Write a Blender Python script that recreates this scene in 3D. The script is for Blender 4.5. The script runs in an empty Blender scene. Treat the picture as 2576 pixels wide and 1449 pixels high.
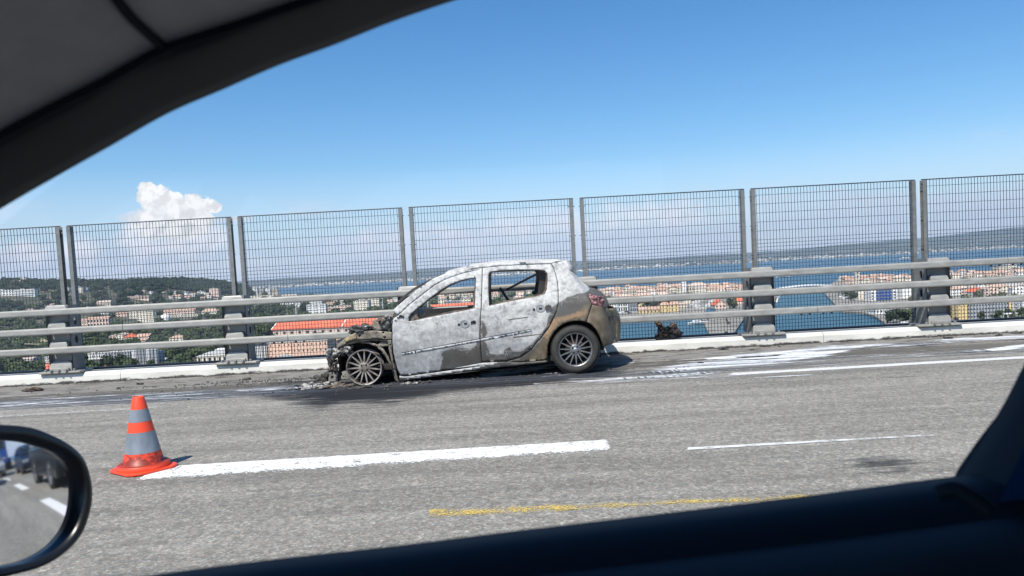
import bpy, bmesh, math, random
from mathutils import Vector, Matrix, noise as mn, geometry as mg
rnd=random.Random(7)
sc=bpy.context.scene
# ---------------------------------------------------------------- camera, light
FP=1930.0; PW=2576.0; PH=1449.0
CAM=Vector((0,0,1.32)); PIT=math.radians(3.3); ROL=math.radians(3.1)
U0=Vector((0,math.sin(PIT),math.cos(PIT))); FW=Vector((0,math.cos(PIT),-math.sin(PIT))); X0=Vector((1,0,0))
RT=math.cos(ROL)*X0-math.sin(ROL)*U0; UP=math.sin(ROL)*X0+math.cos(ROL)*U0
CY=681+FP*math.tan(PIT)*math.cos(ROL)
cd=bpy.data.cameras.new('camera'); cam=bpy.data.objects.new('camera',cd); sc.collection.objects.link(cam)
m3=Matrix((RT,UP,-FW)).transposed(); cam.matrix_world=Matrix.Translation(CAM)@m3.to_4x4()
cd.sensor_width=36; cd.lens=36*FP/PW; cd.shift_y=(CY-PH/2)/PW
cd.clip_start=0.02; cd.clip_end=80000
cd.dof.use_dof=True; cd.dof.focus_distance=10.0; cd.dof.aperture_fstop=9.0
sc.camera=cam
def ray(dx,dy): return FW+RT*((dx-PW/2)/FP)+UP*((CY-dy)/FP)
SUNV=Vector((-.20,-.40,.62)).normalized()
sc.view_settings.view_transform='Standard'; sc.view_settings.look='None'
sc.view_settings.gamma=1; sc.view_settings.use_curve_mapping=False
sc.view_settings.exposure=0.75
W=bpy.data.worlds.new('World'); sc.world=W; W.use_nodes=True
SKY_STRENGTH=.088
def world():
    nt=W.node_tree; N=nt.nodes; L=nt.links
    for n in list(N): N.remove(n)
    out=N.new('ShaderNodeOutputWorld'); bg=N.new('ShaderNodeBackground'); L.new(bg.outputs[0],out.inputs[0])
    sky=N.new('ShaderNodeTexSky'); sky.sky_type='NISHITA'; sky.sun_disc=False
    sky.sun_elevation=math.asin(SUNV.z); sky.sun_rotation=math.atan2(SUNV.x,SUNV.y)
    sky.air_density=1.0; sky.dust_density=.35; sky.ozone_density=3.2; sky.altitude=50
    bg.inputs[1].default_value=SKY_STRENGTH
    tc=N.new('ShaderNodeTexCoord')
    sep=N.new('ShaderNodeSeparateXYZ'); L.new(tc.outputs['Generated'],sep.inputs[0])
    mp=N.new('ShaderNodeMapping'); mp.inputs['Scale'].default_value=(5,5,22); mp.inputs['Location'].default_value=(3.1,.4,0)
    L.new(tc.outputs['Generated'],mp.inputs[0])
    nz=N.new('ShaderNodeTexNoise'); nz.inputs['Scale'].default_value=1; nz.inputs['Detail'].default_value=9; nz.inputs['Roughness'].default_value=.56
    L.new(mp.outputs[0],nz.inputs[0])
    band=N.new('ShaderNodeValToRGB'); e=band.color_ramp.elements
    e[0].position=0.0; e[0].color=(.78,.78,.78,1); e[1].position=.16; e[1].color=(0,0,0,1)
    a=band.color_ramp.elements.new(.05); a.color=(.70,.70,.70,1); a=band.color_ramp.elements.new(.095); a.color=(.28,.28,.28,1)
    L.new(sep.outputs[2],band.inputs[0])
    ad=N.new('ShaderNodeMath'); ad.operation='MULTIPLY_ADD'; L.new(band.outputs[0],ad.inputs[0]); ad.inputs[1].default_value=.46; L.new(nz.outputs[0],ad.inputs[2])
    rp=N.new('ShaderNodeValToRGB'); e=rp.color_ramp.elements; e[0].position=.72; e[0].color=(0,0,0,1); e[1].position=.90; e[1].color=(.62,.62,.62,1)
    L.new(ad.outputs[0],rp.inputs[0])
    mx=N.new('ShaderNodeMix'); mx.data_type='RGBA'; L.new(rp.outputs[0],mx.inputs[0])
    hs=N.new('ShaderNodeHueSaturation'); hs.inputs['Saturation'].default_value=1.33; hs.inputs['Value'].default_value=1.04; L.new(sky.outputs[0],hs.inputs['Color']); L.new(hs.outputs[0],mx.inputs[6]); mx.inputs[7].default_value=(6.0,5.9,6.5,1)
    # hazy cumulus banks low over the horizon: soft ellipses in azimuth / elevation broken up by noise
    def mth(op,a,b=0.0,c=0.0,clamp=False):
        q=N.new('ShaderNodeMath'); q.operation=op; q.use_clamp=clamp
        for i,v in enumerate((a,b,c)):
            if isinstance(v,(int,float)): q.inputs[i].default_value=v
            else: L.new(v,q.inputs[i])
        return q.outputs[0]
    yy=mth('MAXIMUM',sep.outputs[1],.05); u=mth('DIVIDE',sep.outputs[0],yy); v=mth('DIVIDE',sep.outputs[2],yy)
    cb=N.new('ShaderNodeCombineXYZ'); L.new(u,cb.inputs[0]); L.new(v,cb.inputs[1])
    def nzz(sc,det,ro,dis=0):
        q=N.new('ShaderNodeTexNoise'); q.inputs['Scale'].default_value=sc; q.inputs['Detail'].default_value=det; q.inputs['Roughness'].default_value=ro; q.inputs['Distortion'].default_value=dis; L.new(cb.outputs[0],q.inputs['Vector']); return q.outputs['Fac']
    n1=nzz(26,8,.6,.4); n2=nzz(70,6,.6)
    # lit and shaded sides painted onto the billows: noise difference along the sunward direction
    mo=N.new('ShaderNodeVectorMath'); mo.operation='ADD'; mo.inputs[1].default_value=(-.006,.009,0); L.new(cb.outputs[0],mo.inputs[0])
    def nso(vec,sc,det,ro):
        q=N.new('ShaderNodeTexNoise'); q.inputs['Scale'].default_value=sc; q.inputs['Detail'].default_value=det; q.inputs['Roughness'].default_value=ro; L.new(vec,q.inputs['Vector']); return q.outputs['Fac']
    shf=mth('MULTIPLY_ADD',mth('SUBTRACT',nso(cb.outputs[0],60,5,.55),nso(mo.outputs[0],60,5,.55)),5.5,.56,True)
    res=mx.outputs[2]
    n3=nzz(150,6,.62,.2); n4=nzz(48,5,.6,.5)
    hz=N.new('ShaderNodeMix'); hz.data_type='RGBA'; hr=N.new('ShaderNodeValToRGB'); e=hr.color_ramp.elements; e[0].position=.0; e[0].color=(.75,.75,.75,1); e[1].position=.14; e[1].color=(0,0,0,1); L.new(sep.outputs[2],hr.inputs[0]); L.new(hr.outputs[0],hz.inputs[0]); L.new(res,hz.inputs[6]); hz.inputs[7].default_value=(4.9,5.6,7.4,1); res=hz.outputs[2]
    def bank(ells,amp,colr,lo,hi,na=1.9,nb=.5,dark=.86,fade=None,fine=False):
        nonlocal res
        tot=None
        for (dx,dy,rx,ry) in ells:
            d=ray(dx,dy); u0=d.x/d.y; v0=d.z/d.y
            a=mth('MULTIPLY_ADD',u,FP/rx,-u0*FP/rx); b=mth('MULTIPLY_ADD',v,FP/ry,-v0*FP/ry)
            g=mth('SUBTRACT',1.0,mth('ADD',mth('MULTIPLY',a,a),mth('MULTIPLY',b,b)),0,True)
            tot=g if tot is None else mth('MAXIMUM',tot,g)
        k=mth('ADD',tot,mth('MULTIPLY_ADD',n1,na,-na/2)); k=mth('ADD',k,mth('MULTIPLY_ADD',n2,nb,-nb/2)); k=mth('MULTIPLY',k,mth('MULTIPLY',tot,6,0,True))
        if fine: k=mth('ADD',tot,mth('ADD',mth('MULTIPLY_ADD',n4,1.5,-.75),mth('MULTIPLY_ADD',n3,1.7,-.85))); k=mth('MULTIPLY',k,mth('MULTIPLY',tot,9,0,True))
        r=N.new('ShaderNodeValToRGB'); e=r.color_ramp.elements; e[0].position=lo; e[0].color=(0,0,0,1); e[1].position=hi; e[1].color=(amp,amp,amp,1); L.new(k,r.inputs[0]); al=r.outputs[0]
        if fade: al=mth('MULTIPLY',al,mth('MULTIPLY_ADD',v,1/(fade[1]-fade[0]),-fade[0]/(fade[1]-fade[0]),True))
        m=N.new('ShaderNodeMix'); m.data_type='RGBA'; L.new(al,m.inputs[0]); L.new(res,m.inputs[6])
        sh=N.new('ShaderNodeMix'); sh.data_type='RGBA'; L.new(shf,sh.inputs[0]); sh.inputs[6].default_value=(*[c*dark for c in colr],1); sh.inputs[7].default_value=(*colr,1)
        L.new(sh.outputs[2],m.inputs[7]); res=m.outputs[2]
    bank([(430,620,190,75),(330,600,75,50),(520,600,110,60),(60,650,95,60),(205,640,80,60),(430,690,420,60)],.62,(9.5,8.7,9.0),.34,.95,fade=(.004,.052))
    bank([(950,625,190,62),(1150,620,190,70),(1350,575,240,75),(1650,545,290,60),(1250,650,420,60)],.52,(8.8,8.0,8.7),.36,1.0,fade=(.008,.055))
    bank([(345,545,68,17),(590,552,60,10)],.62,(6.6,6.6,6.9),.22,.6,1.2,.3)
    bank([(392,500,52,42),(372,480,34,26),(425,520,75,42),(480,520,70,34),(525,520,38,20),(400,555,80,50),(460,560,90,50)],.97,(8.4,8.1,7.8),.16,.36,1.5,.55,.76,None,True)
    L.new(res,bg.inputs[0])
world()
sd=bpy.data.lights.new('sun','SUN'); sd.energy=3.9; sd.angle=math.radians(.5); sd.color=(1,.945,.86)
so=bpy.data.objects.new('sun',sd); sc.collection.objects.link(so); so.rotation_euler=SUNV.to_track_quat('Z','Y').to_euler(); so.location=(0,-20,40)

# ---------------------------------------------------------------- pixel rays (measuring the photograph)
def ray(dx,dy): return FW+RT*((dx-PW/2)/FP)+UP*((CY-dy)/FP)
def un(dx,dy,Y): d=ray(dx,dy); return CAM+d*((Y-CAM.y)/d.y)
def gz(dx,dy,z=0.0): d=ray(dx,dy); return CAM+d*((z-CAM.z)/d.z)
def proj(P):
    v=Vector(P)-CAM; k=v.dot(FW); return PW/2+FP*v.dot(RT)/k, CY-FP*v.dot(UP)/k
S_=1.49068
def r1(x,y): return ((1100+x/2.5414)/S_,(930+y/2.5414)/S_)
def r2(x,y): return ((1700+x/2.5414)/S_,(930+y/2.5414)/S_)
def r3(x,y): return (x/2.683/S_,(980+y/2.683)/S_)
def r4(x,y): return ((900+x/3.293)/S_,(980+y/3.293)/S_)
def r5(x,y): return ((2200+x/2.8975)/S_,(880+y/2.8975)/S_)
def r6(x,y): return ((2900+x/2.415)/S_,(800+y/2.415)/S_)

# ---------------------------------------------------------------- mesh builder
class MB:
    def __init__(s): s.v=[]; s.f=[]; s.a=[]
    def add(s,vs,fs):
        o=len(s.v); s.v+=[tuple(v) for v in vs]; s.f+=[tuple(i+o for i in f) for f in fs]; return o
    def box(s,x0,x1,y0,y1,z0,z1,M=None):
        vs=[Vector((x,y,z)) for x in(x0,x1) for y in(y0,y1) for z in(z0,z1)]
        if M: vs=[M@v for v in vs]
        s.add(vs,[(0,1,3,2),(4,6,7,5),(0,4,5,1),(2,3,7,6),(0,2,6,4),(1,5,7,3)])
    def bar(s,a,b,w,t=None,up=Vector((0,0,1))):
        a=Vector(a); b=Vector(b); t=t or w; d=(b-a).normalized()
        u=d.cross(up); u=u.normalized() if u.length>1e-4 else Vector((1,0,0)); v=d.cross(u)
        vs=[p+u*i*w/2+v*j*t/2 for p in(a,b) for i,j in((-1,-1),(1,-1),(1,1),(-1,1))]
        s.add(vs,[(3,2,1,0),(4,5,6,7),(0,1,5,4),(1,2,6,5),(2,3,7,6),(3,0,4,7)])
    def tube(s,pts,r,n=8,cap=True,closed=False):
        pts=[Vector(p) for p in pts]; m=len(pts); rs=r if isinstance(r,(list,tuple)) else [r]*m
        vs=[]
        for i,p in enumerate(pts):
            if closed: d=(pts[(i+1)%m]-pts[i-1])
            else: d=pts[min(i+1,m-1)]-pts[max(i-1,0)]
            d.normalize(); up=Vector((0,0,1)) if abs(d.z)<.9 else Vector((0,1,0))
            u=d.cross(up).normalized(); v=d.cross(u)
            vs+=[p+(u*math.cos(2*math.pi*k/n)+v*math.sin(2*math.pi*k/n))*rs[i] for k in range(n)]
        fs=[]
        for i in range(m if closed else m-1):
            j=(i+1)%m
            fs+=[(i*n+k,i*n+(k+1)%n,j*n+(k+1)%n,j*n+k) for k in range(n)]
        if cap and not closed: fs+=[tuple(range(n))[::-1],tuple((m-1)*n+k for k in range(n))]
        s.add(vs,fs)
    def lathe(s,prof,c,ax='z',n=24,cap=False):
        # prof: list of (radius, height along axis)
        vs=[]
        for r,h in prof:
            for k in range(n):
                a=2*math.pi*k/n; x=r*math.cos(a); y=r*math.sin(a)
                vs.append(Vector(c)+(Vector((x,y,h)) if ax=='z' else Vector((x,h,y)) if ax=='y' else Vector((h,x,y))))
        fs=[(i*n+k,i*n+(k+1)%n,(i+1)*n+(k+1)%n,(i+1)*n+k) for i in range(len(prof)-1) for k in range(n)]
        if cap: fs+=[tuple(range(n))[::-1],tuple((len(prof)-1)*n+k for k in range(n))]
        s.add(vs,fs)
    def prism(s,poly,fn,d0,d1):
        # poly 2D list, fn(u,v,d)->3D
        n=len(poly); vs=[fn(u,v,d0) for u,v in poly]+[fn(u,v,d1) for u,v in poly]
        s.add(vs,[tuple(range(n)),tuple(range(2*n-1,n-1,-1))]+[(i,i+n,(i+1)%n+n,(i+1)%n) for i in range(n)])
    def loft(s,rings,closed=True,caps=False):
        m=len(rings[0]); vs=[p for r in rings for p in r]; fs=[]
        for i in range(len(rings)-1):
            for k in range(m if closed else m-1):
                k2=(k+1)%m; fs.append((i*m+k,i*m+k2,(i+1)*m+k2,(i+1)*m+k))
        if caps: fs+=[tuple(range(m))[::-1],tuple((len(rings)-1)*m+k for k in range(m))]
        s.add(vs,fs)
def link(o,parent=None):
    sc.collection.objects.link(o)
    if parent is not None: o.parent=parent
    return o
def wloc(p):
    v=Vector((0,0,0))
    while p is not None: v=v+Vector(p.location); p=p.parent
    return v
def ob(name,mb,mat,parent=None,org=None,smooth=False,bevel=0,seg=2,world=True,rec=True,mod=None):
    """vertices are world coordinates; org moves the origin (parents: their location)"""
    pw=wloc(parent) if parent is not None else Vector((0,0,0))
    loc=(Vector(org)-pw) if org is not None else Vector((0,0,0))
    base=pw+loc if world else Vector((0,0,0))
    me=bpy.data.meshes.new(name)
    vs=[(v[0]-base.x,v[1]-base.y,v[2]-base.z) for v in mb.v]
    me.from_pydata(vs,[],mb.f); me.update()
    if rec:
        bm=bmesh.new(); bm.from_mesh(me); bmesh.ops.recalc_face_normals(bm,faces=bm.faces); bm.to_mesh(me); bm.free()
    if mb.a:
        ca=me.color_attributes.new('mask','FLOAT_COLOR','POINT')
        for i,c in enumerate(mb.a): ca.data[i].color=c
    if smooth:
        for p in me.polygons: p.use_smooth=True
    o=bpy.data.objects.new(name,me); o.location=loc
    if mat: me.materials.append(mat)
    link(o,parent)
    if bevel:
        b=o.modifiers.new('bevel','BEVEL'); b.width=bevel; b.segments=seg; b.limit_method='ANGLE'; b.angle_limit=math.radians(35); b.harden_normals=False
    return o
def empty(name,loc,label=None,cat=None,group=None):
    o=bpy.data.objects.new(name,None); o.location=loc; o.empty_display_size=.1; link(o)
    return tag(o,label,cat,group)
def tag(o,label=None,cat=None,group=None,kind=None):
    if label: o['label']=label
    if cat: o['category']=cat
    if group: o['group']=group
    if kind: o['kind']=kind
    return o
def copy_tree(o,parent=None):
    c=o.copy(); sc.collection.objects.link(c)
    if parent is not None: c.parent=parent
    for ch in list(o.children): copy_tree(ch,c)
    return c
def inpoly(x,y,P):
    r=False; j=len(P)-1
    for i in range(len(P)):
        xi,yi=P[i]; xj,yj=P[j]
        if (yi>y)!=(yj>y) and x<(xj-xi)*(y-yi)/(yj-yi)+xi: r=not r
        j=i
    return r
def sdp(x,y,P):
    d=1e9; j=len(P)-1
    for i in range(len(P)):
        ax,ay=P[j]; bx,by=P[i]; ex=bx-ax; ey=by-ay; q=ex*ex+ey*ey
        t=max(0,min(1,((x-ax)*ex+(y-ay)*ey)/q)) if q>0 else 0
        d=min(d,math.hypot(x-ax-t*ex,y-ay-t*ey)); j=i
    return d if inpoly(x,y,P) else -d
def resample(P,step,closed=True):
    out=[]; n=len(P)
    for i in range(n if closed else n-1):
        a=P[i]; b=P[(i+1)%n]; L=math.hypot(b[0]-a[0],b[1]-a[1]); k=max(1,int(math.ceil(L/step)))
        for j in range(k): out.append((a[0]+(b[0]-a[0])*j/k,a[1]+(b[1]-a[1])*j/k))
    if not closed: out.append(P[-1])
    return out
def fill(outer,holes=(),step=10.0,jit=0.0):
    """triangulated 2D polygon with holes and interior grid points -> verts2d, tris"""
    loops=[resample(outer,step)]+[resample(h,step) for h in holes]
    vs=[]; ed=[]
    for l in loops:
        o=len(vs); n=len(l); vs+=l; ed+=[(o+i,o+(i+1)%n) for i in range(n)]
    xs=[p[0] for p in outer]; ys=[p[1] for p in outer]
    y=min(ys)+step*.5; row=0
    while y<max(ys):
        x=min(xs)+step*(.5 if row%2 else 0)
        while x<max(xs):
            if inpoly(x,y,outer) and not any(inpoly(x,y,h) for h in holes):
                if min(abs(sdp(x,y,q)) for q in [outer]+list(holes))>step*.45: vs.append((x,y))
            x+=step
        y+=step*.87; row+=1
    v2,e2,f2,_,_,_=mg.delaunay_2d_cdt([Vector(v) for v in vs],ed,[],0,1e-6,False)
    fs=[]
    for f in f2:
        cx=sum(v2[i][0] for i in f)/len(f); cy=sum(v2[i][1] for i in f)/len(f)
        if inpoly(cx,cy,outer) and not any(inpoly(cx,cy,h) for h in holes): fs.append(tuple(f))
    return [(v[0],v[1]) for v in v2],fs
def nz(x,y=0,z=0): return mn.noise(Vector((x,y,z)))
def smooth01(x): x=max(0.,min(1.,x)); return x*x*(3-2*x)

# ---------------------------------------------------------------- materials
class NT:
    def __init__(s,name):
        s.m=bpy.data.materials.new(name); s.m.use_nodes=True; s.N=s.m.node_tree.nodes; s.L=s.m.node_tree.links
        s.b=s.N['Principled BSDF']; s.out=s.N['Material Output']
    def n(s,t,**k):
        q=s.N.new(t)
        for a,b in k.items():
            if a in q.inputs.keys(): q.inputs[a].default_value=b
            else: setattr(q,a,b)
        return q
    def coord(s,scale=(1,1,1),which='Object'):
        tc=s.n('ShaderNodeTexCoord'); mp=s.n('ShaderNodeMapping'); mp.inputs['Scale'].default_value=scale
        if which=='World': 
            g=s.n('ShaderNodeNewGeometry'); s.L.new(g.outputs['Position'],mp.inputs[0])
        else: s.L.new(tc.outputs[which],mp.inputs[0])
        return mp.outputs[0]
    def noise(s,scale,detail=4,rough=.55,vec=None,dist=0):
        q=s.n('ShaderNodeTexNoise'); q.inputs['Scale'].default_value=scale; q.inputs['Detail'].default_value=detail
        q.inputs['Roughness'].default_value=rough; q.inputs['Distortion'].default_value=dist
        s.L.new(vec if vec is not None else s.coord(),q.inputs['Vector']); return q.outputs['Fac']
    def ramp(s,fac,stops):
        q=s.n('ShaderNodeValToRGB'); e=q.color_ramp.elements
        while len(e)<len(stops): e.new(.5)
        for i,(p,c) in enumerate(stops):
            e[i].position=p; e[i].color=(c[0],c[1],c[2],1) if not isinstance(c,(int,float)) else (c,c,c,1)
        s.L.new(fac,q.inputs[0]); return q.outputs[0]
    def mix(s,fac,a,b,mode='MIX'):
        q=s.n('ShaderNodeMix'); q.data_type='RGBA'; q.blend_type=mode
        for i,v in((0,fac),(6,a),(7,b)):
            if isinstance(v,(int,float)): q.inputs[i].default_value=v if i==0 else (v,v,v,1)
            elif isinstance(v,tuple): q.inputs[i].default_value=(v[0],v[1],v[2],1)
            else: s.L.new(v,q.inputs[i])
        return q.outputs[2]
    def math(s,op,a,b=0.0,c=0.0,clamp=False):
        q=s.n('ShaderNodeMath'); q.operation=op; q.use_clamp=clamp
        for i,v in enumerate((a,b,c)):
            if isinstance(v,(int,float)): q.inputs[i].default_value=v
            else: s.L.new(v,q.inputs[i])
        return q.outputs[0]
    def bump(s,h,strength=.3,dist=.01):
        q=s.n('ShaderNodeBump'); q.inputs['Strength'].default_value=strength; q.inputs['Distance'].default_value=dist
        s.L.new(h,q.inputs['Height']); s.L.new(q.outputs[0],s.b.inputs['Normal'])
    def col(s,c):
        if isinstance(c,tuple): s.b.inputs['Base Color'].default_value=(c[0],c[1],c[2],1)
        else: s.L.new(c,s.b.inputs['Base Color'])
    def set(s,rough=None,metal=None,spec=None):
        if rough is not None: s.b.inputs['Roughness'].default_value=rough
        if metal is not None: s.b.inputs['Metallic'].default_value=metal
        if spec is not None: s.b.inputs['Specular IOR Level'].default_value=spec
def mk(name,a,b=None,scale=6,rough=.7,metal=0,detail=5,lo=.35,hi=.65,bump=0,bscale=None,bdist=.01,vec=(1,1,1),spec=.5,which='Object',island=0):
    t=NT(name); t.set(rough,metal,spec)
    if b is None and not island: t.col(a)
    else:
        c=t.ramp(t.noise(scale,detail,vec=t.coord(vec,which)),[(lo,a),(hi,b or a)])
        t.col(c)
    if bump: t.bump(t.noise(bscale or scale*3,4,vec=t.coord(vec,which)),bump,bdist)
    return t.m
# ---------------------------------------------------------------- road deck
SP=2.583; X_P=-1.515        # post spacing / reference post
KF=11.2; KB=11.62; KH=.17   # kerb front, back, height
def m_asphalt(wear=True):
    t=NT('asphalt'); v=t.coord((1,1,1),'Object')
    big=t.noise(.7,4,vec=t.coord((.35,1.6,1)))
    base=t.ramp(big,[(.3,(.218,.206,.18)),(.7,(.28,.266,.235))])
    vor=t.n('ShaderNodeTexVoronoi'); vor.inputs['Scale'].default_value=85; t.L.new(v,vor.inputs['Vector'])
    sep=t.n('ShaderNodeSeparateColor'); t.L.new(vor.outputs['Color'],sep.inputs[0])
    st=t.ramp(sep.outputs[0],[(.0,.70),(.5,.96),(.88,1.15),(1,1.6)])
    vor2=t.n('ShaderNodeTexVoronoi'); vor2.inputs['Scale'].default_value=34; t.L.new(v,vor2.inputs['Vector'])
    sep2=t.n('ShaderNodeSeparateColor'); t.L.new(vor2.outputs['Color'],sep2.inputs[0])
    st2=t.ramp(sep2.outputs[1],[(.0,.82),(.6,1.0),(1,1.25)])
    c=t.mix(1,base,st,'MULTIPLY'); c=t.mix(1,c,st2,'MULTIPLY')
    sm=t.ramp(t.noise(1.1,5,vec=t.coord((.5,5,1))),[(.30,.80),(.5,1.0)])
    c=t.mix(1,c,sm,'MULTIPLY')
    tint=t.ramp(t.noise(28,2,vec=v),[(.35,(1.05,.98,.93)),(.65,(.96,1.01,1.03))]); c=t.mix(1,c,tint,'MULTIPLY')
    at=t.n('ShaderNodeVertexColor'); at.layer_name='mask'; sp=t.n('ShaderNodeSeparateColor'); t.L.new(at.outputs[0],sp.inputs[0])
    # soot (R): streaked black; damp (G): blue grey streaks; grit (B)
    ns=t.noise(2.4,9,.68,vec=t.coord((.6,4.2,1)),dist=.5); nf=t.noise(9,8,.7,vec=t.coord((1,2.2,1)))
    s1=t.math('ADD',sp.outputs[0],t.math('MULTIPLY_ADD',ns,2.0,-1.0)); s1=t.math('ADD',s1,t.math('MULTIPLY_ADD',nf,.7,-.35))
    f1=t.ramp(s1,[(.30,0),(.52,.55),(.85,1)])
    c=t.mix(f1,c,(.013,.014,.016))
    s2=t.math('ADD',sp.outputs[1],t.math('MULTIPLY_ADD',t.noise(1.5,9,.65,vec=t.coord((.22,6,1))),3.0,-1.5)); f2=t.ramp(s2,[(.32,0),(.75,.8)])
    c=t.mix(f2,c,(.055,.062,.075))
    s3=t.math('ADD',sp.outputs[2],t.math('MULTIPLY_ADD',nf,1.3,-.65)); f3=t.ramp(s3,[(.3,0),(.7,.75)])
    c=t.mix(f3,c,(.085,.075,.06))
    fl=t.n('ShaderNodeTexVoronoi'); fl.inputs['Scale'].default_value=1.0; t.L.new(t.coord((1.1,4.2,1)),fl.inputs['Vector']); fs_=t.math('ADD',fl.outputs['Distance'],t.math('MULTIPLY',t.noise(14,5,.7),.10)); c=t.mix(t.ramp(fs_,[(.085,.75),(.10,0)]),c,(.03,.028,.025))
    tr_=t.ramp(t.noise(1.0,6,.6,vec=t.coord((.12,3.2,1))),[(.38,(.86,.86,.86)),(.6,(1.06,1.06,1.06))]); c=t.mix(1,c,tr_,'MULTIPLY')
    t.col(c); t.set(.82,0,.3)
    t.L.new(t.ramp(f2,[(0,.85),(1,.5)]),t.b.inputs['Roughness'])
    t.bump(sep.outputs[0],.35,.004)
    return t.m
M_asph=m_asphalt()
def road():
    xs=[-80,-40,-20,-12]; x=-10.0
    while x<10: xs.append(x); x+=.14
    xs+=[10,12,20,40,80]
    ys=[-9,-5,0,1.5,2.5]; y=3.0
    while y<KF-1.02: ys.append(y); y+=.1
    ys+=[KF-1.0,KF-.8,KF-.6,KF-.3,KF]
    mb=MB(); sootP=[tuple(gz(*p)[:2]) for p in [(640,1000),(700,960),(820,925),(1000,915),(1540,905),(1560,925),(1450,955),(1250,975),(1160,985),(1010,1000),(985,1020),(900,1010),(800,1030),(740,1010)]]
    coreP=[tuple(gz(*p)[:2]) for p in [(780,985),(830,955),(1000,955),(1400,930),(1500,935),(1400,955),(1100,978),(960,1000),(850,1000)]]
    for x in xs:
        for y in ys:
            mb.v.append((x,y,0))
            d=sdp(x,y,sootP); s=.5+d/.5 if d<0 else .5+min(.35,d/.7); s=max(0,s)
            dc=sdp(x,y,coreP); s=max(s,1.1+dc/.6 if dc<0 else 1.45)
            # shoulder damp streaks between line and gutter
            b=math.exp(-((y-9.55)/.6)**4); k=.80*b*(1-.25*smooth01((x-1)/2))
            if x>1: k=max(k*.7,.55*math.exp(-((y-9.05-.02*x)/.33)**2)*smooth01((6.5-x)/3))
            b2=.40*math.exp(-((y-(8.45+.03*x))/.16)**2)*smooth01((4.5-x)/2)*smooth01((x+1.5)/2)
            g_=.85*math.exp(-((y-10.0)/.40)**2) if x>1.5 else .8*math.exp(-((y-9.95)/.25)**2)
            st_=max(0,.98*math.exp(-(((x-2.25)/.22)**2+((y-4.70)/.26)**2)),.85*math.exp(-(((x-.25)/.2)**2+((y-5.0)/.03)**2)),.8*math.exp(-(((x-4.0)/.35)**2+((y-7.9)/.06)**2)),.8*math.exp(-(((x+1.4)/.3)**2+((y-8.05)/.07)**2)))
            g=g_
            s=max(s,st_*.62)
            mb.a.append((min(1.3,s),min(1,max(k,b2)),min(1,g),1))
    n=len(ys)
    for i in range(len(xs)-1):
        for j in range(n-1): mb.f.append((i*n+j,(i+1)*n+j,(i+1)*n+j+1,i*n+j+1))
    o=ob('road',mb,M_asph,rec=False); tag(o,kind='structure')
    # deck slab under the road
    d=MB(); d.box(-80,80,-9,KB+.1,-1.4,-.02); tag(ob('bridge_deck',d,mk('deck_concrete',(.3,.29,.27),(.38,.37,.35),2)),kind='structure')
road()
M_gut=NT('gutter_concrete')
def _g():
    t=M_gut; c=t.ramp(t.noise(3,8,.65,vec=t.coord((1,2,1),'Object')),[(.3,(.15,.142,.125)),(.7,(.25,.237,.21))])
    f=t.ramp(t.noise(2.2,9,.7,vec=t.coord((1,2.6,1),'Object')),[(.50,0),(.60,.85)])
    c=t.mix(f,c,(.06,.055,.05)); t.col(c); t.set(.9); t.bump(t.noise(40,5),.4,.01)
_g(); M_gut=M_gut.m
def gutter():
    mb=MB(); xs=[-80+i*.25 for i in range(641)]
    for x in xs:
        e=KF-1.03+.05*nz(x*1.1)+.03*nz(x*4.3)+ (.25*smooth01((x-3)/4))
        mb.v+= [(x,e-.0,.004),(x,e+.02,.012),(x,KF-.3,.014),(x,KF+.001,.016)]
    for i in range(640):
        for j in range(3): a=i*4+j; mb.f.append((a,a+4,a+5,a+1))
    tag(ob('gutter',mb,M_gut,rec=False),kind='structure')
gutter()
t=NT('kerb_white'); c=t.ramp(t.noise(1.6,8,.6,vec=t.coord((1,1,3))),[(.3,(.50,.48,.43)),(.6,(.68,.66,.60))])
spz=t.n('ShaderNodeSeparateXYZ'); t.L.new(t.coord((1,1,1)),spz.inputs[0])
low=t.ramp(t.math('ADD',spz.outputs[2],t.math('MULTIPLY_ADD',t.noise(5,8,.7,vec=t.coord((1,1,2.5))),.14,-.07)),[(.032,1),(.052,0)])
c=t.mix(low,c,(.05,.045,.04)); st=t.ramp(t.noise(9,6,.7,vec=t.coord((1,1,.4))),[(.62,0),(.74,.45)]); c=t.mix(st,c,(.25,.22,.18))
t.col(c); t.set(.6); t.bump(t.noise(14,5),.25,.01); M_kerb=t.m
def kerb():
    segs=[]; L=SP*2
    prof=[(KF,0),(KF+.005,KH-.05),(KF+.02,KH-.02),(KF+.05,KH),(KF+.2,KH+.004),(KB,KH),(KB,0)]
    root=empty('kerb',(0,KF,0),'long white painted concrete kerb running under the steel barrier','kerb')
    x=X_P-L*8+.9
    for k in range(16):
        mb=MB(); rings=[]
        n=24
        for i in range(n+1):
            xx=x+(L-.008)*i/n
            rings.append([Vector((xx,y+ (.004*nz(xx*.8) if j<3 else 0),z+.003*nz(xx*.9,j)) ) for j,(y,z) in enumerate(prof)])
        mb.loft(rings,closed=True,caps=True)
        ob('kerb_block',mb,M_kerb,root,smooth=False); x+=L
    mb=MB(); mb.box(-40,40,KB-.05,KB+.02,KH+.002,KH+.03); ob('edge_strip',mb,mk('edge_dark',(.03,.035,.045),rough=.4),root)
kerb()
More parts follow.
